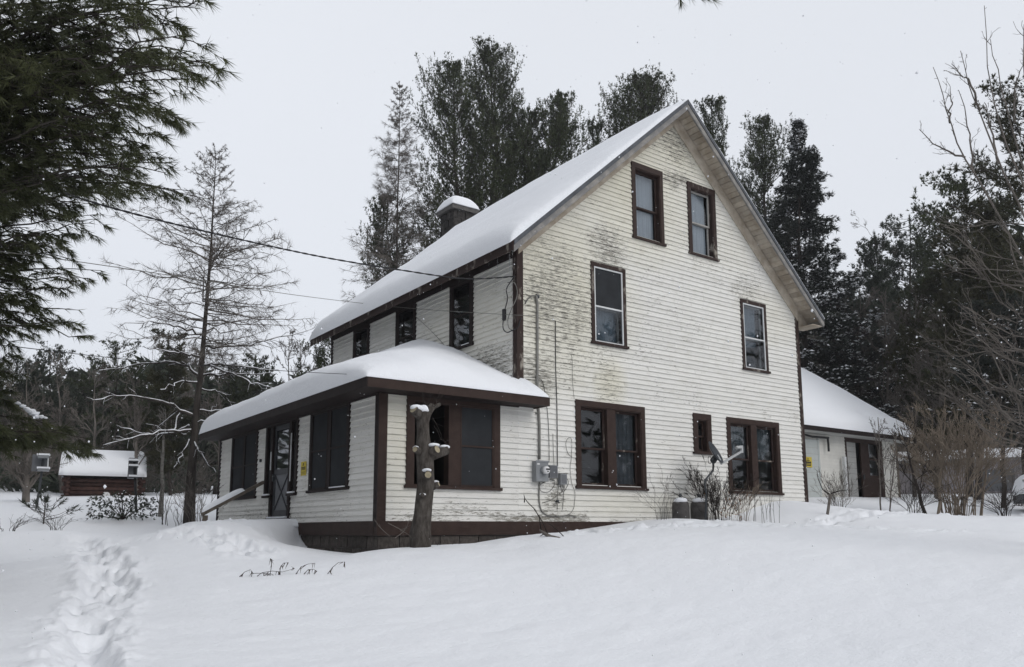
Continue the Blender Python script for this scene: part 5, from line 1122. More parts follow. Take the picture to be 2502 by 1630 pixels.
# ------------------------------------------------------------------ rear wing on the right
RW = empty('rear_wing', (14, 3, 1.2), label='low white clapboard wing with snowy roof and brown doors behind the right corner', cat='wing')
OW = np.array([14, 3, 1.2])
def rel(mb, o): mb.v = [tuple(np.array(p)-o) for p in mb.v]; return mb
WX0, WX1, WZ0, WZ1, WY = 9.2, 18.95, .9, 3.42, 3.0
OP = (15.72, 17.98, .9, 3.32)
core = MB(); core.box(WX0, OP[0], WY+.004, WY+.13, WZ0, WZ1); core.box(OP[1], WX1, WY+.004, WY+.13, WZ0, WZ1); core.box(WX1-.13, WX1, WY+.131, 12, WZ0, WZ1); core.box(WX0, WX1, 12, 12.13, WZ0, WZ1)
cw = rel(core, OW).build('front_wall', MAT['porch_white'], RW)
k = 0
for r_i in range(int((WZ1-WZ0)/.105)):
    a = WZ0+r_i*.105; b = a+.105
    for s0, s1 in ((12.2, OP[0]), (OP[1], WX1)):
        q = MB(); q.hexa([(s0, WY-.024, a-.006), (s1, WY-.024, a-.006), (s1, WY, a), (s0, WY, a), (s0, WY-.005, b-.004), (s1, WY-.005, b-.004), (s1, WY, b-.004), (s0, WY, b-.004)]); rel(q, OW).build('clapboard', MAT['siding_far'], cw)
q = MB(); q.box(WX1-.1, WX1+.03, WY-.03, WY, WZ0, WZ1); rel(q, OW).build('corner_board', MAT['post_wood'], RW)
# opening: frame, pale boarded bay on the left, brown door, dark sash on the right
q = MB(); q.box(OP[0], OP[0]+.08, WY-.03, WY+.1, WZ0, OP[3]); q.box(OP[1]-.16, OP[1], WY-.03, WY+.1, WZ0, OP[3]); q.box(OP[0]+.08, OP[1]-.16, WY-.03, WY+.1, OP[3]-.14, OP[3]); fr = rel(q, OW).build('door_frame', MAT['brown'], RW)
q = MB(); q.box(16.70, 17.15, WY+.02, WY+.07, WZ0, OP[3]-.141); d_ = rel(q, OW).build('brown_door', MAT['brown'], RW)
q = MB(); q.box(16.76, 16.79, WY-.02, WY+.019, 1.95, 2.1); rel(q, OW).build('handle', MAT['dark_grey'], d_)
q = MB(); q.box(17.15, OP[1]-.16, WY+.03, WY+.07, WZ0, 2.1); q.box(17.15, 17.22, WY+.03, WY+.07, 2.1, 3.17); q.box(17.75, OP[1]-.16, WY+.03, WY+.07, 2.1, 3.17); q.box(17.22, 17.75, WY+.03, WY+.07, 2.62, 2.68); d2 = rel(q, OW).build('half_glazed_door', MAT['brown'], RW)
q = MB(); q.box(17.22, 17.75, WY+.045, WY+.05, 2.1, 3.17); rel(q, OW).build('door_pane', MAT['glass'], d2)
for i in range(11):
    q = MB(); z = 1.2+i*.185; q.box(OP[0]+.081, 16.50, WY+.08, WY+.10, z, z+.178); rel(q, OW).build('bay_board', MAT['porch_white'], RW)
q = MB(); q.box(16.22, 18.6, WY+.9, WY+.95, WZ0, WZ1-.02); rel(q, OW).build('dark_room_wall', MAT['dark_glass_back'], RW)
a0, a1 = onY(2058, 1116, WY-.12), onY(2068, 1200, WY-.12); q = MB(); q.box(a0[0], a1[0], WY-.2, WY-.1, 1.2, a0[2]); rel(q, OW).build('white_post', MAT['white_metal'], RW)
# glazed panel near the corner, leaning white board, black pipe
q = MB(); q.box(13.3, 14.12, WY-.05, WY-.028, 1.15, 3.12); sp_ = rel(q, OW).build('storm_panel', MAT['storm_door'], RW)
q = MB(); q.box(14.12, 14.2, WY-.06, WY-.025, 1.1, 3.16); rel(q, OW).build('panel_frame', MAT['storm_door'], RW)
for i in range(9):
    q = MB(); z = 1.25+i*.2; q.box(13.3, 14.11, WY-.054, WY-.051, z, z+.012); rel(q, OW).build('slat_line', MAT['porch_white'], sp_)
q = MB(); q.tube([onY(1966, 1062, 2.85), onY(1985, 1067, 2.85), onY(2024, 1070, 2.85)], .035, 8); q.tube([onY(2022, 1069, 2.85), onY(2024, 1085, 2.85), onY(2025, 1103, 2.85)], .035, 8); rel(q, OW).build('stove_pipe', MAT['cable'], RW)
# roof
ye, yr, sl = 2.5, 7.6, .655; ze = 3.50; zr_ = ze+sl*(yr-ye); xr = 19.45
q = MB(); q.hexa([(9.3, ye, ze-.14), (xr, ye, ze-.14), (xr, yr, zr_-.14), (9.3, yr, zr_-.14), (9.3, ye, ze), (xr, ye, ze), (xr, yr, zr_), (9.3, yr, zr_)])
q.hexa([(9.3, yr+.001, zr_-.14), (xr, yr+.001, zr_-.14), (xr, 12.5, zr_-.14-sl*4.9), (9.3, 12.5, zr_-.14-sl*4.9), (9.3, yr+.001, zr_), (xr, yr+.001, zr_), (xr, 12.5, zr_-sl*4.9), (9.3, 12.5, zr_-sl*4.9)])
rf = rel(q, OW).build('roof', MAT['drip'], RW)
q = MB(); q.box(9.3, xr+.02, ye-.03, ye-.001, ze-.17, ze-.01); rel(q, OW).build('fascia', MAT['brown_dark'], rf)
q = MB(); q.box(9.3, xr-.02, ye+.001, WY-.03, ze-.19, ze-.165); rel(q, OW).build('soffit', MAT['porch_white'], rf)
q = MB(); q.hexa([(xr, ye, ze-.2), (xr+.03, ye, ze-.2), (xr+.03, yr, zr_-.2), (xr, yr, zr_-.2), (xr, ye, ze-.005), (xr+.03, ye, ze-.005), (xr+.03, yr, zr_-.005), (xr, yr, zr_-.005)]); rel(q, OW).build('rake_board', MAT['grey_wood'], rf)
q = MB(); q.poly([(WX1-.12, WY, WZ1), (WX1-.12, 12, WZ1), (WX1-.12, yr, zr_-.2)], (.1, 0, 0)); rel(q, OW).build('gable_end', MAT['siding_far'], RW)
xs = np.r_[np.linspace(9.3, xr-.6, 60), np.linspace(xr-.55, xr+.05, 14)]; ys = np.r_[np.linspace(ye-.06, ye+.5, 16), np.linspace(ye+.55, yr+.4, 50), np.linspace(yr+.6, 12.5, 12)]
X, Y = np.meshgrid(xs, ys); zr2 = np.where(Y < yr, ze+sl*(Y-ye), zr_-sl*(Y-yr))
ed = edge(Y-(ye-.06), .35)*edge(xr+.05-X, .45)
slump = -.10*np.exp(-((Y-(ye+.72))/.10)**2)*np.clip(vnoise(X*1.5, X*0+2, 3)*2.6-.9, 0, 1)
top = zr2+(.34+.12*np.clip((Y-ye-.8)/2, 0, 1)+fbm(X*.7, Y*.7, 3, 6)*.10)*ed-.16*np.exp(-((Y-yr)/.6)**2)+slump+fbm(X*1.6, Y*.6, 2, 19)*.03
snow_patch('wing_roof_snow', X, Y, np.maximum(top, zr2+.01), zr2+.004, np.ones_like(X, bool), 'deep snow on the roof of the low rear wing')

# ------------------------------------------------------------------ log shed
sh0 = G(152, 1222, 40); sz = gz(sh0[0], sh0[1])
rt_ = np.array([RT[0], RT[1], 0]); rt_ /= np.linalg.norm(rt_); ang_ = math.atan2(rt_[1], rt_[0])+R(27)
zb_ = G(157, 1224, 40)[2]-.35
shed = empty('log_shed', tuple((*G(157, 1222, 40)[:2], zb_)), ang_, label='small dark red log shed with thick snow roof beyond the yard', cat='shed')
SWd, SD, Hh = 3.0, 2.6, 1.42
q = MB(); q.box(.08, SWd-.08, .1, SD-.1, -.6, Hh-.02); q.build('shed_core', MAT['dark_glass_back'], shed)
for i in range(10):
    z = -.4+i*.185
    for (y0, nm) in ((0.09, 'f'), (SD-.09, 'b')):
        q = MB(); q.tube([(-.05-.1*(i % 2), y0, z), (SWd/2, y0, z), (SWd+.05+.1*(i % 2), y0, z)], .098, 8); q.build('log', MAT['log'], shed, True)
    for x0 in (.09, SWd-.09):
        q = MB(); q.tube([(x0, -.1, z+.09), (x0, SD/2, z+.09), (x0, SD+.1, z+.09)], .094, 8); q.build('log', MAT['log'], shed, True)
q = MB(); q.hexa([(-.2, -.35, Hh-.02), (SWd+.1, -.35, Hh-.02), (SWd+.1, SD/2, Hh+1.12), (-.2, SD/2, Hh+1.12), (-.2, -.35, Hh+.06), (SWd+.1, -.35, Hh+.06), (SWd+.1, SD/2, Hh+1.2), (-.2, SD/2, Hh+1.2)])
q.hexa([(-.2, SD/2+.001, Hh+1.12), (SWd+.1, SD/2+.001, Hh+1.12), (SWd+.1, SD+.35, Hh-.02), (-.2, SD+.35, Hh-.02), (-.2, SD/2+.001, Hh+1.2), (SWd+.1, SD/2+.001, Hh+1.2), (SWd+.1, SD+.35, Hh+.06), (-.2, SD+.35, Hh+.06)]); q.build('roof', MAT['brown_dark'], shed)
xs = np.linspace(-.28, SWd+.16, 30); ys = np.linspace(-.42, SD+.4, 26); X, Y = np.meshgrid(xs, ys)
zz = np.where(Y < SD/2, Hh+.06+(Y+.35)*.69, Hh+1.2-(Y-SD/2)*.69); ed = edge(X+.28, .2)*edge(SWd+.16-X, .2)*edge(Y+.42, .2)
top = zz+.24*ed-.1*np.exp(-((Y-SD/2)/.3)**2)
ca, sa = math.cos(ang_), math.sin(ang_); o_ = np.array(shed.location)
so = snow_patch('shed_snow', X, Y, top, zz+.01, np.ones_like(X, bool), 'thick white snow covering the log shed roof'); so.location = shed.location; so.rotation_euler = (0, 0, ang_)
ck = empty('wall_clock', tuple(o_+np.array([ca*1.62+sa*.06, sa*1.62-ca*.06, .62])), ang_, label='round white dial hanging on the log shed wall', cat='dial')
q = MB(); q.tube([(0, 0, 0), (0, -.04, 0)], .135, 20); q.build('dial_face', MAT['white_plastic'], ck)
q = MB(); q.bar((0, -.045, 0), (.035, -.045, .06), .012, .004, (0, 1, 0)); q.bar((0, -.045, 0), (-.02, -.045, -.05), .012, .004, (0, 1, 0)); q.build('dial_hand', MAT['ink'], ck)

# ------------------------------------------------------------------ pole mounted boards left of the shed
def pole_thing(name, D, label, cat, build_fn, px, py):
    g = G(px, py, D); b = np.array([g[0], g[1], gz(g[0], g[1])-.1]); e_ = empty(name, tuple(b), ang_, label=label, cat=cat); build_fn(e_, b, D); return e_
def at(px, py, D, b, dy=0):
    p = G(px, py, D)-b; c, s = math.cos(-(ang_)), math.sin(-(ang_)); return np.array([c*p[0]-s*p[1], s*p[0]+c*p[1]+dy, p[2]])
def f1(e_, b, D):
    q = MB(); q.tube([at(89, 1242, D, b), at(97, 1190, D, b), at(106, 1120, D, b)], .035, 7); q.build('pole', MAT['dark_grey'], e_)
    q = MB(); p0, p1 = at(76, 1151, D, b), at(119, 1111, D, b); q.box(p0[0], p1[0], .05, .09, p0[2], p1[2]); q.build('square_board', MAT['grey_metal2'], e_)
    for (y_) in (1117, 1149):
        p0, p1 = at(93, y_+3, D, b), at(121, y_-2, D, b); q = MB(); q.box(p0[0], p1[0], -.35, -.05, p0[2], p1[2]); q.build('cross_bar', MAT['grey_metal'], e_)
        q = MB(); q.box(p0[0]-.02, p1[0]+.02, -.37, -.03, p1[2]+.001, p1[2]+.05); q.build('bar_snow', MAT['snow'], e_)
    q = MB(); q.tube([at(119, 1116, D, b, -.2), at(117, 1153, D, b, -.2)], .02, 6); q.build('white_stay', MAT['white_metal'], e_)
pole_thing('pole_board', 28, 'square grey board on a leaning pole with snow on its cross bars', 'board', f1, 90, 1240)
def f2(e_, b, D):
    q = MB(); q.tube([at(333, 1248, D, b), at(331, 1190, D, b), at(328, 1120, D, b)], .035, 7); q.build('pole', MAT['cable'], e_)
    p0, p1 = at(312, 1168, D, b), at(338, 1119, D, b); q = MB(); q.box(p0[0], p1[0], .05, .35, p0[2], p1[2]); q.build('grey_box', MAT['grey_metal2'], e_)
    for y_ in (1126, 1139, 1165):
        p0, p1 = at(314, y_+3, D, b), at(338, y_-2, D, b); q = MB(); q.box(p0[0], p1[0], -.16, .048, p0[2], p0[2]+.03); q.build('shelf', MAT['dark_grey'], e_)
        q = MB(); q.box(p0[0], p1[0], -.16, .047, p0[2]+.031, p1[2]+.02); q.build('shelf_snow', MAT['snow'], e_)
pole_thing('pole_box', 25, 'dark grey box with snowy shelves on a straight pole before the log shed', 'box', f2, 333, 1246)

# ------------------------------------------------------------------ low building and snow covered shape at the far right
D = 40; p0 = G(2190, 1215, D); zb = p0[2]-.8
lb = empty('low_building', (p0[0], p0[1], zb), ang_-R(50), label='long low grey building with a snowy roof far behind the shrubs on the right', cat='building')
q = MB(); q.box(-2, 9, 0, 4, 0, G(2400, 1133, D+2)[2]-zb); q.build('wall', MAT['trailer'], lb)
zt = G(2400, 1133, D+2)[2]-zb
q = MB(); q.box(-2.2, 9.2, -.25, 4.2, zt, zt+.10); q.build('roof', MAT['grey_metal'], lb)
for i in range(9):
    q = MB(); q.box(-1.8+i*1.2, -1.78+i*1.2, -.02, 0, .3, zt-.05); q.build('panel_joint', MAT['dark_grey'], lb)
q = MB(); q.box(3.2, 4.6, -.03, 0, 1.0, 1.9); q.build('window', MAT['grey_metal2'], lb)
xs = np.linspace(-2.25, 9.25, 40); ys = np.linspace(-.3, 4.25, 16); X, Y = np.meshgrid(xs, ys)
so = snow_patch('building_snow', X, Y, zt+.1+.45*edge(Y+.3, .5)*edge(X+2.25, .5)+fbm(X, Y, 2, 4)*.06, np.full_like(X, zt+.105), np.ones_like(X, bool), 'snow on the long low building far right'); so.location = lb.location; so.rotation_euler = lb.rotation_euler
D = 27; g = G(2572, 1222, D); cb_ = np.array([g[0], g[1], G(2500, 1228, D)[2]])
cr = empty('covered_trailer', tuple(cb_), ang_-R(52), label='low grey trailer under a rounded snow cap at the right edge', cat='trailer')
q = MB(); q.box(-.75, 2.2, -.4, 1.6, 0, .22); q.build('trailer_bed', MAT['dark_grey'], cr)
for x in (.2, 1.2):
    q = MB(); q.tube([(x, -.46, -.02), (x, -.3, -.02)], .26, 16); q.build('wheel', MAT['cable'], cr)
q = MB(); q.box(-.7, 2.15, -.35, 1.55, .221, .62); q.build('grey_tarp', MAT['grey_metal'], cr)
xs = np.linspace(-.82, 2.3, 24); ys = np.linspace(-.47, 1.7, 18); X, Y = np.meshgrid(xs, ys)
so = snow_patch('trailer_snow', X, Y, .24+.62*edge(X+.82, .45)*edge(Y+.47, .4)*edge(2.3-X, .4)*edge(1.7-Y, .4), np.full_like(X, .23), np.ones_like(X, bool), 'rounded cap of snow on the low trailer at the right edge'); so.location = cr.location; so.rotation_euler = cr.rotation_euler

# ------------------------------------------------------------------ lopped tree in front of the porch
SY = -1.15
def sp(px, py, dy=0): return onY(px, py, SY+dy)
b = sp(1028, 1322); b[2] = gz(b[0], SY)-.25
st2 = empty('lopped_tree', tuple(b), label='lopped bare tree trunk with snow on its cut stubs before the porch window', cat='tree')
q = MB(); q.tube([tuple(b-b), tuple(sp(1028, 1300)-b), tuple(sp(1032, 1260)-b), tuple(sp(1036, 1220)-b), tuple(sp(1040, 1180)-b), tuple(sp(1038, 1130)-b), tuple(sp(1036, 1100)-b), tuple(sp(1035, 1060)-b), tuple(sp(1034, 1032)-b), tuple(sp(1036, 1008)-b)], [.175, .160, .142, .134, .130, .134, .125, .094, .096, .115], 18)
tr = q.build('trunk', MAT['bark_stub'], st2, True)
rng = np.random.default_rng(3)
for v in tr.data.vertices:
    a = math.atan2(v.co.y-0, v.co.x-v.co.z*.05); n_ = math.sin(a*5+v.co.z*3)*.008+rng.normal(0, .005); v.co.x += math.cos(a)*n_; v.co.y += math.sin(a)*n_
def stub(p_, e_p, r0_, r1_, cut=True):
    q = MB(); m_ = (np.array(p_)+np.array(e_p))/2; q.tube([np.array(p_)-b, m_-b, np.array(e_p)-b], [r0_, (r0_+r1_)/2, r1_], 12); s_ = q.build('stub', MAT['bark_stub'], st2, True)
    if cut:
        d = unit(np.array(e_p)-np.array(p_)); q = MB(); q.tube([np.array(e_p)-b-d*.004, np.array(e_p)-b+d*.006], r1_*.82, 12); q.build('cut_face', MAT['cut_wood'], s_)
stub(sp(1040, 1112), sp(1068, 1098, -.22), .085, .072); stub(sp(1045, 1116), sp(1094, 1100, -.05), .09, .068); stub(sp(1030, 1105), sp(1014, 1098, -.10), .06, .05)
stub(sp(1044, 1165, -.05), sp(1046, 1160, -.26), .075, .062); stub(sp(1055, 1190), sp(1072, 1183, -.08), .06, .045); stub(sp(1030, 1018), sp(1010, 1000, -.06), .085, .075); stub(sp(1042, 1014), sp(1056, 992, .05), .07, .06)
stub(sp(1032, 1212, -.1), sp(1032, 1210, -.19), .04, .035, False); stub(sp(1052, 1000), sp(1074, 988, .1), .035, .03)
def blob(parent_name, lst, label):
    q = MB(); r_ = np.random.default_rng(len(lst))
    for c, sx, sy, sz_ in lst:
        n0 = len(q.v)
        for i in range(8):
            for j in range(12):
                a_ = PI*i/7; b_ = 2*PI*j/12; k_ = 1+r_.normal(0, .04); q.v.append((c[0]+math.sin(a_)*math.cos(b_)*sx*k_, c[1]+math.sin(a_)*math.sin(b_)*sy*k_, c[2]+math.cos(a_)*sz_*k_))
        for i in range(7):
            for j in range(12): q.f.append((n0+i*12+j, n0+(i+1)*12+j, n0+(i+1)*12+(j+1) % 12, n0+i*12+(j+1) % 12))
    o = q.build(parent_name, MAT['snow'], None, True); return tag(o, label, 'snow', None, 'stuff')
blob('stub_snow', [(sp(1018, 997, -.02), .11, .10, .055), (sp(1034, 1001, -.03), .09, .09, .075), (sp(1060, 1088, -.12), .10, .09, .035), (sp(1086, 1092), .09, .07, .035), (sp(1016, 1094, -.05), .05, .05, .03), (sp(1043, 1149, -.16), .07, .08, .03), (sp(1064, 1178), .06, .05, .03), (sp(1033, 1208, -.14), .05, .04, .02)], 'little caps of snow on the stubs of the lopped tree')
rng = np.random.default_rng(8); Q = []
for (p_, e_p) in (((1045, 1005), (1050, 960)), ((1050, 1000), (1072, 955)), ((1048, 1005), (1030, 955)), ((1056, 1020), (1086, 1082)), ((1060, 1040), (1078, 1075)), ((1080, 1095), (1102, 1062)), ((1052, 1000), (1082, 968))):
    a, c = sp(*p_), sp(*e_p, rng.uniform(-.1, .1)); u = np.linspace(0, 1, 7)[:, None]; z = a*(1-u)+c*u; z[1:-1] += rng.normal(0, .015, (5, 3)); Q.append(z)
Q = np.array(Q)-b; K, _ = kids(Q, 5, .3, 1, .45, .6, rng, 4, up=.1); V, F = cat_vf([tube_arrays(Q, taper(len(Q), 7, .008, .003), 4), tube_arrays(K, taper(len(K), 4, .004, .002), 3)])
link('twigs', mesh_np('twigs', V, F), MAT['twig_dark'], st2)

# ------------------------------------------------------------------ service wires, conduit and meter boxes on the gable
def wire(name, pts, r, mt, label, cat='wire', n=6, sagk=0, twist=False):
    P_ = np.array(pts, float); t = np.linspace(0, 1, len(P_)); tt = np.linspace(0, 1, 6*len(P_))
    # smooth with catmull rom
    def cr_(p, s):
        k_ = len(p)-1; f = min(s*k_, k_-1e-6); i = int(f); u = f-i; p0 = p[max(0, i-1)]; p1 = p[i]; p2 = p[min(k_, i+1)]; p3 = p[min(k_, i+2)]
        return .5*((2*p1)+(-p0+p2)*u+(2*p0-5*p1+4*p2-p3)*u*u+(-p0+3*p1-3*p2+p3)*u**3)
    C = np.array([cr_(P_, s) for s in tt]); q = MB()
    if twist:
        a = np.linspace(0, 60*PI, len(C)*4); C = np.array([cr_(P_, s) for s in np.linspace(0, 1, len(C)*4)])
        for ph in (0, PI): q.tube(C+np.stack([0*a, np.cos(a+ph), np.sin(a+ph)], 1)*r*.8, r, n)
    else: q.tube(C, r, n)
    o = q.build(name, MAT[mt], None, True); return tag(o, label, cat)
wire('service_cable', [G(-300, 330, 8), G(0, 424, 9.4), G(110, 456, 10), G(242, 499, 10.8), G(400, 541, 11.8), G(547, 576, 12.6), G(690, 608, 13.4), G(820, 634, 14), G(980, 660, 14.6), G(1135, 681, 15), (-.14, -.10, onX(1228, 688, -.14)[2])], .009, 'cable', 'thick twisted black service cable sagging from the upper left to the house corner', 'cable', twist=True)
wire('telephone_wire', [G(-200, 590, 9), G(180, 638, 12), G(494, 685, 14), G(700, 718, 16), onX(883, 741, -.5), onX(1010, 754, -.3), onX(1125, 762, -.12), onY(1262, 770, -.08), onY(1357, 773, -.04)], .006, 'cable_grey', 'thin telephone wire running past the upstairs windows to the gable wall', 'wire')
wire('telephone_wire', [G(-200, 822, 9), G(0, 843, 10), G(374, 884, 12.5), G(776, 911, 13.6), G(1000, 918, 14.2), G(1214, 921, 15), onY(1311, 922, -.03)], .005, 'cable', 'thin black wire crossing low in front of the porch roof snow', 'wire')
wire('stay_wire', [onX(1010, 769, -.03), onX(1050, 805, -.03), onX(1090, 848, -.03)], .005, 'cable_grey', 'thin slack wire hanging down the upper side wall', 'wire')
wire('loose_cable', [(-.14, -.10, onX(1228, 688, -.14)[2]), onX(1238, 705, -.12), onX(1240, 730, -.14), onX(1232, 765, -.16), onX(1229, 800, -.16), onX(1238, 812, -.15), onX(1250, 808, -.1), onY(1265, 800, -.06), onY(1273, 776, -.05)], .011, 'cable', 'loop of black cable drooping beside the house corner board', 'cable')
wire('loose_cable', [onX(1240, 691, -.1), onY(1255, 690, -.08), onY(1263, 706, -.09), onY(1262, 728, -.1), onY(1250, 755, -.1), onX(1241, 780, -.12), onX(1243, 800, -.12), onX(1250, 806, -.1)], .008, 'cable_grey', 'thinner grey cable looping across the house corner board', 'cable')
q = MB(); c0 = onX(1232, 768, -.15); q.box(c0[0]-.03, c0[0]+.03, c0[1]-.03, c0[1]+.03, c0[2]-.12, c0[2]+.1); tag(q.build('cable_clamp', MAT['cable'], None), 'black cable splice clamp hanging on the loop beside the house corner', 'clamp')
# conduit with weather head
pl = [onY(1283, 742, -.05), onY(1290, 730, -.07), onY(1300, 722, -.08), onY(1310, 722, -.06), onY(1313, 740, -.045), onY(1313, 850, -.045), onY(1313, 950, -.045), onY(1318, 1040, -.045), onY(1318, 1122, -.045)]
cdt = empty('service_mast', tuple(onY(1318, 1122, 0)), label='grey service conduit running down the gable wall into the meter', cat='conduit'); c0 = np.array(cdt.location)
q = MB(); q.tube([p-c0 for p in pl[3:]], .026, 8); q.build('pipe', MAT['conduit'], cdt, True)
q = MB(); q.tube([p-c0 for p in pl[:4]], .014, 7); q.build('service_entry_cable', MAT['cable_grey'], cdt, True)
q = MB(); q.tube([onY(1309, 722, -.05)-c0, onY(1316, 726, -.05)-c0], .035, 8); q.build('weather_head', MAT['dark_grey'], cdt)
for yy in (800, 925, 1010):
    p = onY(1314, yy, -.03)-c0; q = MB(); q.box(p[0]-.05, p[0]+.05, p[1]-.02, p[1]+.01, p[2]-.012, p[2]+.012); q.build('pipe_strap', MAT['conduit'], cdt)
def wbox(px0, py0, px1, py1, dep): a = onY(px0, py0, -dep); c = onY(px1, py1, -dep); return a[0], c[0], c[2], a[2]
x0, x1, z0, z1 = wbox(1311, 1126, 1341, 1177, .17); z1 = x1-x0+.10+z0 if False else z1
mtb = empty('electric_meter', (x0, -.03, z0), label='grey electric meter box with round glass dial on the gable wall', cat='meter')
q = MB(); q.box(0, x1-x0, -.13, .0, 0, z1-z0); bx_ = q.build('meter_box', MAT['grey_metal'], mtb)
q = MB(); q.box(-.012, x1-x0+.012, -.142, -.131, z1-z0-.02, z1-z0+.012); q.build('box_lid', MAT['grey_metal'], mtb)
q = MB(); q.box(.02, .08, -.134, -.131, z1-z0-.07, z1-z0-.04); q.build('white_label', MAT['white_plastic'], mtb)
cx_, cz_ = (x1-x0)*.62, (z1-z0)*.55
q = MB(); q.tube([(cx_, -.13, cz_), (cx_, -.17, cz_)], .088, 20); q.build('meter_ring', MAT['grey_metal'], mtb, False)
q = MB(); q.tube([(cx_, -.17, cz_), (cx_, -.23, cz_), (cx_, -.255, cz_)], [.074, .074, .05], 20); q.build('meter_dome', MAT['white_plastic'], mtb, True)
q = MB(); q.box(cx_-.045, cx_+.045, -.262, -.256, cz_, cz_+.03); q.box(cx_-.02, cx_+.02, -.262, -.256, cz_-.035, cz_-.018); q.build('meter_register', MAT['ink'], mtb)
x0, x1, z0, z1 = wbox(1343, 1138, 1363, 1168, .12)
pb = empty('cable_box', (x0, -.03, z0), label='small ribbed grey plastic cable box right of the electric meter', cat='box')
q = MB(); q.box(0, x1-x0, -.09, 0, 0, z1-z0); q.build('box_body', MAT['grey_metal2'], pb)
for i in range(6):
    q = MB(); xx = (x1-x0)*(.12+.14*i); q.box(xx, xx+.008, -.096, -.091, .02, z1-z0-.02); q.build('rib', MAT['grey_metal2'], pb)
q = MB(); q.box(-.008, x1-x0+.008, -.1, 0, z1-z0+.001, z1-z0+.012); q.build('box_lid', MAT['grey_metal'], pb)
x0, x1, z0, z1 = wbox(1370, 1157, 1386, 1184, .11)
pb2 = empty('telephone_box', (x0, -.03, z0), label='smallest grey junction box, rightmost of the boxes beside the meter', cat='box')
q = MB(); q.box(0, x1-x0, -.08, 0, 0, z1-z0); q.build('box_body', MAT['grey_metal'], pb2)
q = MB(); q.box(.02, x1-x0-.02, -.085, -.081, .02, z1-z0-.02); q.build('box_cover', MAT['grey_metal2'], pb2)
W_ = lambda pts, r, mt, lb: wire('wall_wire', [onY(a, c, -.035) for a, c in pts], r, mt, lb, 'wire', 5)
W_([(1357, 784), (1358, 900), (1361, 1000), (1362, 1138)], .009, 'cable', 'straight dark wire dropping down the gable to the ribbed box')
W_([(1317, 922), (1328, 940), (1337, 1000), (1341, 1060), (1342, 1130)], .006, 'cable', 'dark wire curving from the conduit to the meter')
W_([(1395, 866), (1398, 880), (1399, 930), (1403, 975)], .004, 'cable_grey', 'short thin wire ending above the first brown double window')
W_([(1351, 1060), (1352, 1100), (1354, 1137)], .005, 'cable_grey', 'pale thin wire left of the dark drop wire')
W_([(1398, 1117), (1388, 1108), (1383, 1090), (1384, 1077), (1391, 1069), (1397, 1078), (1396, 1120), (1393, 1145), (1397, 1180), (1405, 1205), (1402, 1240), (1394, 1254), (1385, 1258)], .005, 'cable_grey', 'loose looping wire left of the brown double window')
W_([(1318, 1178), (1317, 1210), (1320, 1240), (1328, 1253), (1342, 1260), (1370, 1261), (1392, 1259), (1408, 1263)], .016, 'conduit', 'grey conduit curving from the meter along the bottom of the wall')
W_([(1345, 1172), (1356, 1176), (1352, 1190), (1340, 1202), (1322, 1200), (1320, 1185), (1332, 1178)], .005, 'cable', 'tangle of black wire directly below the meter')
W_([(1376, 1185), (1374, 1200), (1360, 1212), (1345, 1222), (1325, 1229)], .007, 'cable_grey', 'grey wire sagging left from the smallest box')
W_([(1362, 1168), (1364, 1190), (1362, 1215), (1362, 1245)], .006, 'cable_grey', 'wire dropping from the ribbed box to the spigot')
W_([(1380, 1184), (1377, 1210), (1375, 1245)], .006, 'cable_grey', 'wire dropping straight down from the smallest box')
W_([(1386, 1170), (1389, 1180), (1382, 1195), (1376, 1202), (1370, 1190), (1368, 1178)], .005, 'cable', 'short black loop under the smallest box')
p = onY(1359, 1226, -.03); sg = empty('wall_spigot', tuple(p), label='small dark water spigot low on the gable wall under the boxes', cat='spigot')
q = MB(); q.tube([(0, .02, 0), (0, -.07, 0), (0, -.09, -.03)], .014, 8); q.build('pipe', MAT['dark_grey'], sg); q = MB(); q.tube([(0, -.05, .015), (0, -.05, .035)], .032, 8); q.build('handle', MAT['dark_grey'], sg)

# ------------------------------------------------------------------ signs
def yellow_sign(name, origin, ux, uy, nrm, w_, h_, label, lines):
    o = empty(name, tuple(origin), label=label, cat='sign'); ux, uy, nrm = map(np.array, (ux, uy, nrm))
    def pl_(mb, a, b_, c, d, z0, z1):
        P_ = [ux*s+uy*t+nrm*z for z in (z0, z1) for s, t in ((a, c), (b_, c), (b_, d), (a, d))]; mb.hexa(P_)
    q = MB(); pl_(q, 0, w_, 0, h_, 0, .004); s_ = q.build('sign_board', MAT['yellow'], o)
    for (a, b_, c, d) in lines: q = MB(); pl_(q, a*w_, b_*w_, c*h_, d*h_, .0045, .0055); q.build('print_line', MAT['ink'], s_)
    return o
a = onX(735, 1163, -P-.03); c = onX(749, 1127, -P-.03); 
yellow_sign('warning_sign', (-P-.032, a[1], a[2]), (0, -1, 0), (0, 0, 1), (-1, 0, 0), abs(c[1]-a[1]), c[2]-a[2], 'small yellow warning sign with black print beside the porch door', [(.42, .56, .76, .90), (.36, .5, .70, .78), (.1, .9, .56, .62), (.1, .9, .48, .53), (.12, .85, .41, .45), (.1, .9, .25, .27), (.15, .8, .18, .20), (.1, .9, .11, .13)])
a = onY(1968, 1141, 2.9); c = onY(1985, 1117, 2.9)
yellow_sign('warning_sign', (a[0], 2.93, a[2]), (1, 0, 0), (0, 0, 1), (0, -1, 0), c[0]-a[0], c[2]-a[2], 'yellow warning sign on the rear wing next to the house corner', [(.44, .54, .72, .9), (.3, .7, .62, .7), (.12, .88, .4, .56), (.12, .88, .28, .36), (.16, .84, .14, .24)])

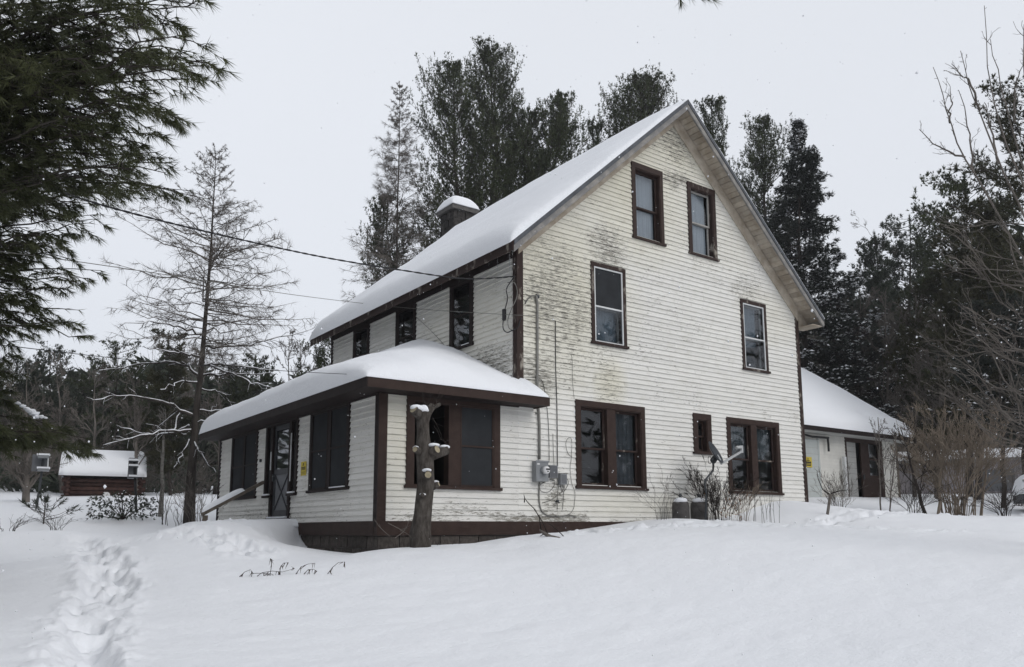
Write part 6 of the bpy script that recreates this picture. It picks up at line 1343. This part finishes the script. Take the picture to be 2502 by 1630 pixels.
# ------------------------------------------------------------------ gas tanks, dish
for i, (px, lbl) in enumerate(((1663, 'left of two grey gas cylinders with snowy tops under the small window'), (1708, 'right of two grey gas cylinders with snowy tops under the small window'))):
    p = onY(px, 1240, -.42); z0 = gz(p[0], -.42)-.25; zt = onY(px, 1226, -.42)[2]
    e_ = empty('gas_cylinder', (p[0], -.42, z0), label=lbl, cat='gas cylinder', group='gas cylinders against the gable wall'); h = zt-z0; r = .185
    q = MB(); q.tube([(0, 0, 0), (0, 0, h-.10), (0, 0, h-.03), (0, 0, h+.04), (0, 0, h+.07)], [r, r, r*.93, r*.6, r*.25], 22); q.build('tank_body', MAT['tank'], e_, True)
    q = MB(); q.tube([(0, 0, h+.05), (0, 0, h+.17)], .03, 8); q.box(-.05, .05, -.012, .012, h+.12, h+.145); q.build('valve', MAT['dark_grey'], e_)
    n0 = blob('cylinder_snow', [(np.array([p[0]-.02, -.44, z0+h+.02]),   .155, .15, .07)], 'snow dome on the %s gas cylinder' % ('left' if i == 0 else 'right'))
DY = -.75
def dp(px, py, dy=0): return onY(px, py, DY+dy)
db = dp(1722, 1245); db[2] = gz(db[0], DY)-.1
ds = empty('satellite_dish', tuple(db), label='dark satellite dish with long pale feed arm on a bent mast by the gable', cat='satellite dish')
q = MB(); q.tube([p_-db for p_ in (db, dp(1726, 1205), dp(1722, 1183), dp(1724, 1172), dp(1742, 1150), dp(1743, 1138), dp(1741, 1122))], .022, 8); q.build('mast', MAT['dark_grey'], ds, True)
cen = dp(1746, 1107)-db; nrm_ = unit(np.array([.34, -.78, .46])); upd = unit(np.array([0, .0, 1.0])-nrm_*nrm_[2]); sdv = np.cross(nrm_, upd)
V = []; F = []; nr, na = 6, 28
for i in range(nr+1):
    r = i/nr
    for j in range(na):
        a_ = 2*PI*j/na; V.append(cen+sdv*math.cos(a_)*.26*r+upd*math.sin(a_)*.27*r+nrm_*(.07*r*r-.03))
for i in range(nr):
    for j in range(na): F.append((i*na+j, i*na+(j+1) % na, (i+1)*na+(j+1) % na, (i+1)*na+j))
V += [v-nrm_*.012 for v in V]; n_ = (nr+1)*na; F += [tuple(n_+k_ for k_ in f[::-1]) for f in F]; F += [(nr*na+j, nr*na+(j+1) % na, n_+nr*na+(j+1) % na, n_+nr*na+j) for j in range(na)]
me = bpy.data.meshes.new('reflector'); me.from_pydata([tuple(v) for v in V], [], F); me.update(); link('reflector', me, MAT['dish'], ds, True)
q = MB(); q.bar(dp(1762, 1133)-db, dp(1812, 1103, -.12)-db, .045, .045); q.build('feed_arm', MAT['dish_arm'], ds)
q = MB(); q.bar(dp(1752, 1112, -.02)-db, dp(1764, 1134, -.02)-db, .05, .03); q.build('arm_bracket', MAT['dish_arm'], ds)
e1 = dp(1812, 1100, -.12)-db; q = MB(); q.bar(e1+np.array([0, 0, -.06]), e1+np.array([0, 0, .10]), .05, .05, (1, 0, 0)); q.bar(e1+np.array([0, 0, .07]), e1+np.array([-.13, 0, .06]), .06, .06); q.tube([e1+np.array([-.12, 0, .06]), e1+np.array([-.17, 0, .04])], .035, 10); q.build('receiver', MAT['dish_arm'], ds)
q = MB(); q.bar(dp(1741, 1128)-db, dp(1750, 1115)-db, .09, .10); q.build('mount', MAT['dark_grey'], ds)
a_ = np.linspace(0, 2*PI, 16); c0 = dp(1734, 1124)-db; q = MB(); q.tube(np.stack([c0[0]+.05*np.cos(a_), c0[1]+0*a_, c0[2]+.085*np.sin(a_)], 1), .006, 5); q.build('cable_loop', MAT['cable'], ds)

# ------------------------------------------------------------------ shrubs, weeds, sticks
def on_ground(px, py, D):
    g = G(px, py, D); return np.array([g[0], g[1], gz(g[0], g[1])])
shrub('leafless_shrub', (4.75, -.75, gz(4.75, -.75)), 1.6, 1.15, 34, 'leafless shrub of thin arching stems growing around the gas cylinders', 3, 'twig_dark', n2=6, n3=5, r=.009, arch=.7, base_r=.35, twig_r=.0045)
shrub('leafless_shrub', (3.1, -.7, gz(3.1, -.7)), 1.25, .8, 9, 'few long bare stems leaning left against the clapboards by the cylinders', 13, 'twig', n2=3, n3=2, r=.006, arch=.5)
shrub('leafless_shrub', (5.7, -.6, gz(5.7, -.6)), 1.15, .7, 16, 'tangled brown shrub right of the gas cylinders', 14, 'twig_brown', n2=5, n3=4, r=.006, arch=.6)
rng = np.random.default_rng(30); n = 90
P_ = np.stack([rng.normal(5.35, .28, n), rng.normal(-.62, .12, n), gz(5.3, -.6)+rng.uniform(.05, .65, n)**1.0], 1); v, f = blades(P_, rng.normal(0, 1, (n, 3)), .09, .03, 1, .5, rng)
tag(link('dead_leaves', mesh_np('dead_leaves', v, f), MAT['rust_leaf']), 'rusty dead leaves caught in the shrub by the gas cylinders', 'leaves', None, 'stuff')
# big brown shrub on the right and its neighbours
g = on_ground(2345, 1250, 24.5); shrub('leafless_shrub', g, 3.45, 1.75, 46, 'large dense brown shrub fanning out in front of the low grey building', 21, 'twig_brown', n2=9, n3=6, r=.017, low=.4, base_r=.45, arch=.5, twig_r=.0075, n4=1)
g = on_ground(2262, 1248, 23.5)
bare_tree('leafless_shrub', g, G(2200, 1045, 23.5), 'dark forked shrub trunk left of the large brown shrub', None, 31, n1=9, n2=7, n3=6, n4=2, r0=.05, ratio=.65, ang=.6, t0=.2, cat='shrub', mat='twig_dark', twig_r=.005)
g = on_ground(2290, 1247, 24); bare_tree('leafless_shrub', g, G(2310, 1000, 24), 'slender brown shrub stem just left of the large brown shrub', None, 32, n1=10, n2=7, n3=6, n4=2, r0=.045, ratio=.5, ang=.5, t0=.3, cat='shrub', mat='twig_brown', twig_r=.005)
g = on_ground(2395, 1243, 25); bare_tree('leafless_shrub', g, G(2420, 1030, 25), 'leaning brown shrub just right of the large brown shrub', None, 33, n1=12, n2=7, n3=6, n4=2, r0=.04, ratio=.6, ang=.6, t0=.2, cat='shrub', mat='twig_brown', twig_r=.005)
g = on_ground(2050, 1240, 22.5); shrub('leafless_shrub', g, 1.35, .62, 22, 'round pale twiggy shrub in front of the rear wing storm panel', 22, 'twig', n2=6, n3=5, r=.006, arch=.4)
g = on_ground(2152, 1243, 23); bare_tree('leafless_shrub', g, G(2145, 1020, 23), 'thin bare sapling in front of the rear wing doors', None, 34, n1=12, n2=6, n3=4, r0=.022, ratio=.45, ang=.5, t0=.15, cat='shrub', mat='twig', twig_r=.004)
g = on_ground(2172, 1248, 22.5); bare_tree('leafless_shrub', g, G(2190, 1060, 23), 'thin bare sapling leaning toward the rear wing corner', None, 35, n1=10, n2=6, n3=4, r0=.02, ratio=.5, ang=.6, t0=.15, cat='shrub', mat='twig', twig_r=.004)
g = on_ground(2230, 1245, 22.5); shrub('leafless_shrub', g, 1.2, 1.2, 18, 'low spread of bare curved twigs at the foot of the rear wing corner', 23, 'twig_dark', n2=5, n3=4, r=.008, arch=.9)
g = on_ground(2450, 1238, 24); shrub('leafless_shrub', g, 1.0, 1.7, 22, 'low bare arching twigs before the snow capped trailer', 24, 'twig_dark', n2=6, n3=4, r=.008, arch=1.0)
g = on_ground(2490, 1200, 30); shrub('leafless_shrub', g, 2.4, 1.4, 20, 'snowy looking grey shrub at the right edge behind the trailer', 25, 'twig', n2=7, n3=5, r=.009, arch=.6)
# stake with forked twig
g = on_ground(2018, 1272, 19.5); e_ = empty('stake', tuple(g), label='short grey stake with a forked twig leaning in the snow before the rear wing', cat='stake')
q = MB(); q.tube([(0, 0, -.2), G(2029, 1208, 19.5)-g], .032, 7); q.build('post', MAT['twig'], e_)
q = MB(); q.tube([G(2029, 1210, 19.5)-g, G(2010, 1196, 19.5)-g, G(1999, 1170, 19.5)-g, G(1996, 1150, 19.5)-g], [.018, .012, .008, .004], 5); q.tube([G(2029, 1206, 19.5)-g, G(2050, 1200, 19.5)-g, G(2072, 1197, 19.5)-g], [.016, .011, .006], 5); q.build('twig', MAT['twig_dark'], e_)
# thin stems standing in the drift near the wall
rng = np.random.default_rng(17); Q = []
for px in (1838, 1846, 1861, 1868, 1874, 1880, 1893, 1902, 1842, 1884):
    g = on_ground(px, 1262, 18.4); t = G(px+rng.uniform(-12, 12), rng.uniform(1195, 1225), 18.4); Q.append(np.array([g-np.array([0, 0, .1]), (g+t)/2+rng.normal(0, .01, 3), t]))
Q = np.array(Q); b_ = Q[0, 0].copy(); K, _ = kids(Q, 2, .4, .9, .3, .5, rng, 3, up=.2); V, F = cat_vf([tube_arrays(Q-b_, taper(len(Q), 3, .006, .003), 4), tube_arrays(K-b_, taper(len(K), 3, .003, .002), 3)])
o = link('dry_stems', mesh_np('dry_stems', V, F), MAT['twig_dark']); o.location = b_; tag(o, 'thin dry stems poking from the snowdrift under the last brown window', 'weeds', None, 'stuff')
# fallen branch and twigs in front of the gable
g = on_ground(1368, 1322, 13.5); e_ = empty('fallen_branch', tuple(g), label='broken grey branch with upright twigs stuck in the snow before the meter', cat='branch')
Dd = 13.6
q = MB(); q.tube([g-g-np.array([0, 0, .03]), G(1345, 1312, Dd)-g, G(1328, 1302, Dd)-g, G(1318, 1294, Dd)-g], [.042, .036, .028, .014], 7); q.tube([G(1330, 1304, Dd)-g, G(1320, 1310, Dd)-g], [.013, .006], 5); q.build('limb', MAT['twig'], e_, True)
q = MB()
for pts in ([(1322, 1296), (1318, 1265), (1307, 1245), (1288, 1226), (1281, 1215)], [(1281, 1228), (1282, 1218), (1280, 1208)], [(1340, 1308), (1330, 1285), (1318, 1262), (1305, 1245)], [(1385, 1320), (1372, 1305), (1350, 1285), (1335, 1275)]):
    q.tube([G(a_, b2, Dd)-g for a_, b2 in pts], [.011]+[.008]*(len(pts)-2)+[.004], 5)
q.build('twigs', MAT['twig_dark'], e_, True)
# bent dead weeds in the foreground
rng = np.random.default_rng(41)
for k_, (pts, lb) in enumerate([([(585, 1405), (598, 1396), (612, 1390), (620, 1398)], 'leftmost small bent dead weed in the foreground snow'), ([(616, 1375), (618, 1370), (645, 1370), (665, 1372), (682, 1380)], 'dead weed stalk bent flat, rearmost of the foreground weeds'), ([(628, 1406), (640, 1400), (665, 1396), (690, 1398), (720, 1390), (712, 1382)], 'long dead weed stalk arching low with hanging curled leaves'), ([(682, 1422), (685, 1405), (692, 1396), (705, 1392)], 'upright dead weed with a dark curled leaf at its foot'),
                          ([(722, 1420), (735, 1405), (752, 1398), (770, 1393)], 'dead weed leaning right with a dark leaf, middle of the foreground weeds'), ([(742, 1420), (752, 1412), (765, 1411), (775, 1413)], 'smallest dead weed sprig in the foreground snow'), ([(800, 1415), (812, 1402), (826, 1390), (842, 1388), (840, 1398)], 'rightmost dead weed with drooping tip in the foreground snow'), ([(660, 1395), (664, 1375), (664, 1360), (660, 1354)], 'thin curled weed tip standing above the other foreground weeds')]):
    Dk = 11.1; g0 = on_ground(pts[0][0], pts[0][1], Dk); p0 = G(pts[0][0], pts[0][1], Dk); off = g0-p0
    Q = np.array([G(a_, c_, Dk)+off for a_, c_ in pts]); Q[1:-1, 2] += .015
    q = MB(); q.tube(Q-Q[0], np.linspace(.0045, .002, len(Q)), 5); e_ = empty('dead_weed', tuple(Q[0]), label=lb, cat='weed', group='dead weeds bent over in the foreground snow'); q.build('stalk', MAT['twig_dark'], e_, True)
    n = 7; ii = rng.integers(0, len(Q)-1, n); fr_ = rng.random(n)[:, None]; P_ = Q[ii]*(1-fr_)+Q[ii+1]*fr_-Q[0]
    v, f = blades(P_, np.tile([0, 0, -1.0], (n, 1))+rng.normal(0, .3, (n, 3)), .10, .018, 1, .3, rng); link('curled_leaves', mesh_np('curled_leaves', v, f), MAT['dead_leaf'], e_)
# tufts at the porch corner
rng = np.random.default_rng(50); n = 46
xs_ = rng.uniform(-3.1, -1.9, n); ys_ = rng.uniform(-1.2, -.5, n); P_ = np.array([(x, y, gz(x, y)) for x, y in zip(xs_, ys_)])
v, f = blades(P_, np.tile([0, 0, 1.0], (n, 1)), .13, .010, 2, .35, rng); tag(link('dry_grass', mesh_np('dry_grass', v, f), MAT['twig_dark']), 'short dry grass tips poking through the snow at the porch corner', 'grass', None, 'stuff')
rng = np.random.default_rng(51)
Q = np.array([[sp(948, 1278), sp(975, 1292), sp(1000, 1308), sp(1016, 1326)], [sp(952, 1310), sp(940, 1300), sp(925, 1285), sp(915, 1268)], [sp(965, 1315), sp(985, 1300), sp(995, 1285), sp(1000, 1270)]]); b_ = Q[0, 0].copy()
K, _ = kids(Q, 6, .2, 1, .35, .6, rng, 3, up=.3); V, F = cat_vf([tube_arrays(Q-b_, taper(3, 4, .006, .003), 4), tube_arrays(K-b_, taper(len(K), 3, .003, .0015), 3)])
o = link('dead_vine', mesh_np('dead_vine', V, F), MAT['twig']); o.location = b_; tag(o, 'thin dead twigs in front of the block foundation at the porch corner', 'twigs')
# shrubs by the porch rail
g = np.array([-4.3, 7.0, gz(-4.3, 7.0)]); shrub('leafless_shrub', g, 1.0, .5, 6, 'few thin bare stems between the hand rail and the porch wall', 26, 'twig_dark', n2=3, n3=2, r=.006)
g = on_ground(478, 1290, 20); shrub('leafless_shrub', g, 1.5, .8, 14, 'bare twigs between the larch trunk and the hand rail post', 27, 'twig', n2=5, n3=4, r=.007)
# left yard: pine sapling, evergreen bush, birch
def sapling(px, py, topy, D, label, seed):
    rng = np.random.default_rng(seed); b_ = on_ground(px, py, D); t = G(px, topy, D); H_s = t[2]-b_[2]
    tp = np.array([[0, 0, -.1], [0, 0, H_s*.5], [0, 0, H_s]]); n = 20; hh = rng.uniform(.1, .95, n); az = rng.uniform(0, 2*PI, n); L_ = (1-hh)*.75+.15
    B_ = np.stack([np.zeros((n, 3))+np.stack([0*hh, 0*hh, hh*H_s], 1), np.stack([np.cos(az)*L_*.5, np.sin(az)*L_*.5, hh*H_s+.08], 1), np.stack([np.cos(az)*L_, np.sin(az)*L_, hh*H_s+.28], 1)], 1)
    wv, wf = cat_vf([tube_arrays(tp[None], np.array([[.02, .015, .006]]), 5), tube_arrays(B_, taper(n, 3, .008, .004), 3)])
    p, t_ = along(B_, [.75, .9, 1.0]); lv, lf = blades(np.r_[p, [[0, 0, H_s]]*3], np.r_[t_, [[0, 0, 1]]*3], .17, .022, 8, .55, rng)
    e_ = empty('pine_sapling', tuple(b_), label=label, cat='sapling'); link('stem', mesh_np('stem', wv, wf), MAT['bark_dark'], e_); link('foliage', mesh_np('foliage', lv, lf), MAT['bush'], e_)
sapling(106, 1284, 1228, 24, 'little pine sapling half buried in the left snowbank', 3)
g = on_ground(300, 1276, 24); rng = np.random.default_rng(61); n = 330
az = rng.uniform(0, 2*PI, n); rad = .85*np.sqrt(rng.random(n)); P_ = np.stack([np.cos(az)*rad, np.sin(az)*rad*.8, rng.uniform(.02, 1, n)*(.85-.35*rad)], 1)
lv, lf = blades(P_, np.stack([np.cos(az), np.sin(az), -.6+0*az], 1), .10, .034, 6, .6, rng)
e_ = empty('evergreen_bush', tuple(g), label='low evergreen bush with drooping dark leaves in front of the log shed', cat='bush'); link('foliage', mesh_np('foliage', lv, lf), MAT['bush'], e_)
S = np.stack([np.zeros((14, 3)), P_[:14]*.6, P_[:14]], 1); V, F = tube_arrays(S, taper(14, 3, .014, .006), 4); link('stems', mesh_np('stems', V, F), MAT['twig_dark'], e_)
sv, sf = snow_quads(P_[rng.random(n) < .22]+np.array([0, 0, .03]), rng, .05); so = link('leaf_snow', mesh_np('leaf_snow', sv, sf), MAT['snow'], e_); so['kind'] = 'stuff'
g = on_ground(392, 1263, 25); bare_tree('birch', g, G(404, 1000, 25), 'slim pale barked young tree between the shed and the big larch', None, 71, n1=7, n2=5, n3=4, r0=.075, ratio=.35, ang=.7, t0=.5, mat='birch', twig_r=.005)
g = on_ground(405, 1278, 23.5); shrub('leafless_shrub', g, 1.7, .35, 5, 'three thin bare stems right of the pale young tree', 72, 'twig_dark', n2=3, n3=2, r=.009)
g = on_ground(140, 1290, 22.5); shrub('leafless_shrub', g, .55, .7, 12, 'low dark twigs sticking out of the left snowbank', 73, 'twig_dark', n2=3, n3=2, r=.006, arch=1)
g = on_ground(20, 1298, 22); shrub('leafless_shrub', g, .5, .8, 9, 'bare twigs and a fallen stick at the far left edge of the snow', 74, 'twig_dark', n2=3, n3=2, r=.007, arch=1)

# ------------------------------------------------------------------ falling snow
rng = np.random.default_rng(99); n = 1500
d = 3.2+rng.random(n)**.8*16; px = rng.uniform(-100, 2600, n); py = rng.uniform(-100, 1640, n)
v = FW*FOC+RT*(px-PCX)[:, None]-UP*(py-PCY)[:, None]; C_f = CAM+v*(d/np.hypot(v[:, 0], v[:, 1]))[:, None]
C_f += rng.normal(0, .1, C_f.shape); C_f = C_f[C_f[:, 2] > ground_h(C_f[:, 0], C_f[:, 1], False)+.05]; C_f = C_f[~((C_f[:, 0] > -3.5) & (C_f[:, 1] > -.6))]; n = len(C_f)
s_ = rng.uniform(.0025, .0068, n)[:, None, None]; O = np.array([[1, 0, 0], [0, 1, 0], [-1, 0, 0], [0, -1, 0], [0, 0, 1.2], [0, 0, -1.2]])
V = (C_f[:, None, :]+O[None]*s_*rng.uniform(.7, 1.3, (n, 6, 1))).reshape(-1, 3); o6 = np.array([[0, 1, 4], [1, 2, 4], [2, 3, 4], [3, 0, 4], [1, 0, 5], [2, 1, 5], [3, 2, 5], [0, 3, 5]])
tag(link('snowflakes', mesh_np('snowflakes', V, (np.arange(n)[:, None, None]*6+o6[None]).reshape(-1, 3)), MAT['snow']), 'scattered snowflakes falling through the air', 'snow', None, 'stuff')

# ------------------------------------------------------------------ snowy air
hz = bpy.data.materials.new('haze'); hz.use_nodes = True; N = hz.node_tree.nodes; N.clear()
pv = N.new('ShaderNodeVolumePrincipled'); pv.inputs['Color'].default_value = (0.93, 0.95, 1.0, 1); pv.inputs['Density'].default_value = 0.0008; pv.inputs['Anisotropy'].default_value = 0.2
ou = N.new('ShaderNodeOutputMaterial'); hz.node_tree.links.new(pv.outputs[0], ou.inputs['Volume'])
q = MB(); q.box(-470, 450, -470, 450, -9, 30); h_ = q.build('haze', hz); h_['kind'] = 'stuff'; h_['label'] = 'thin cold haze with falling snow in the air'
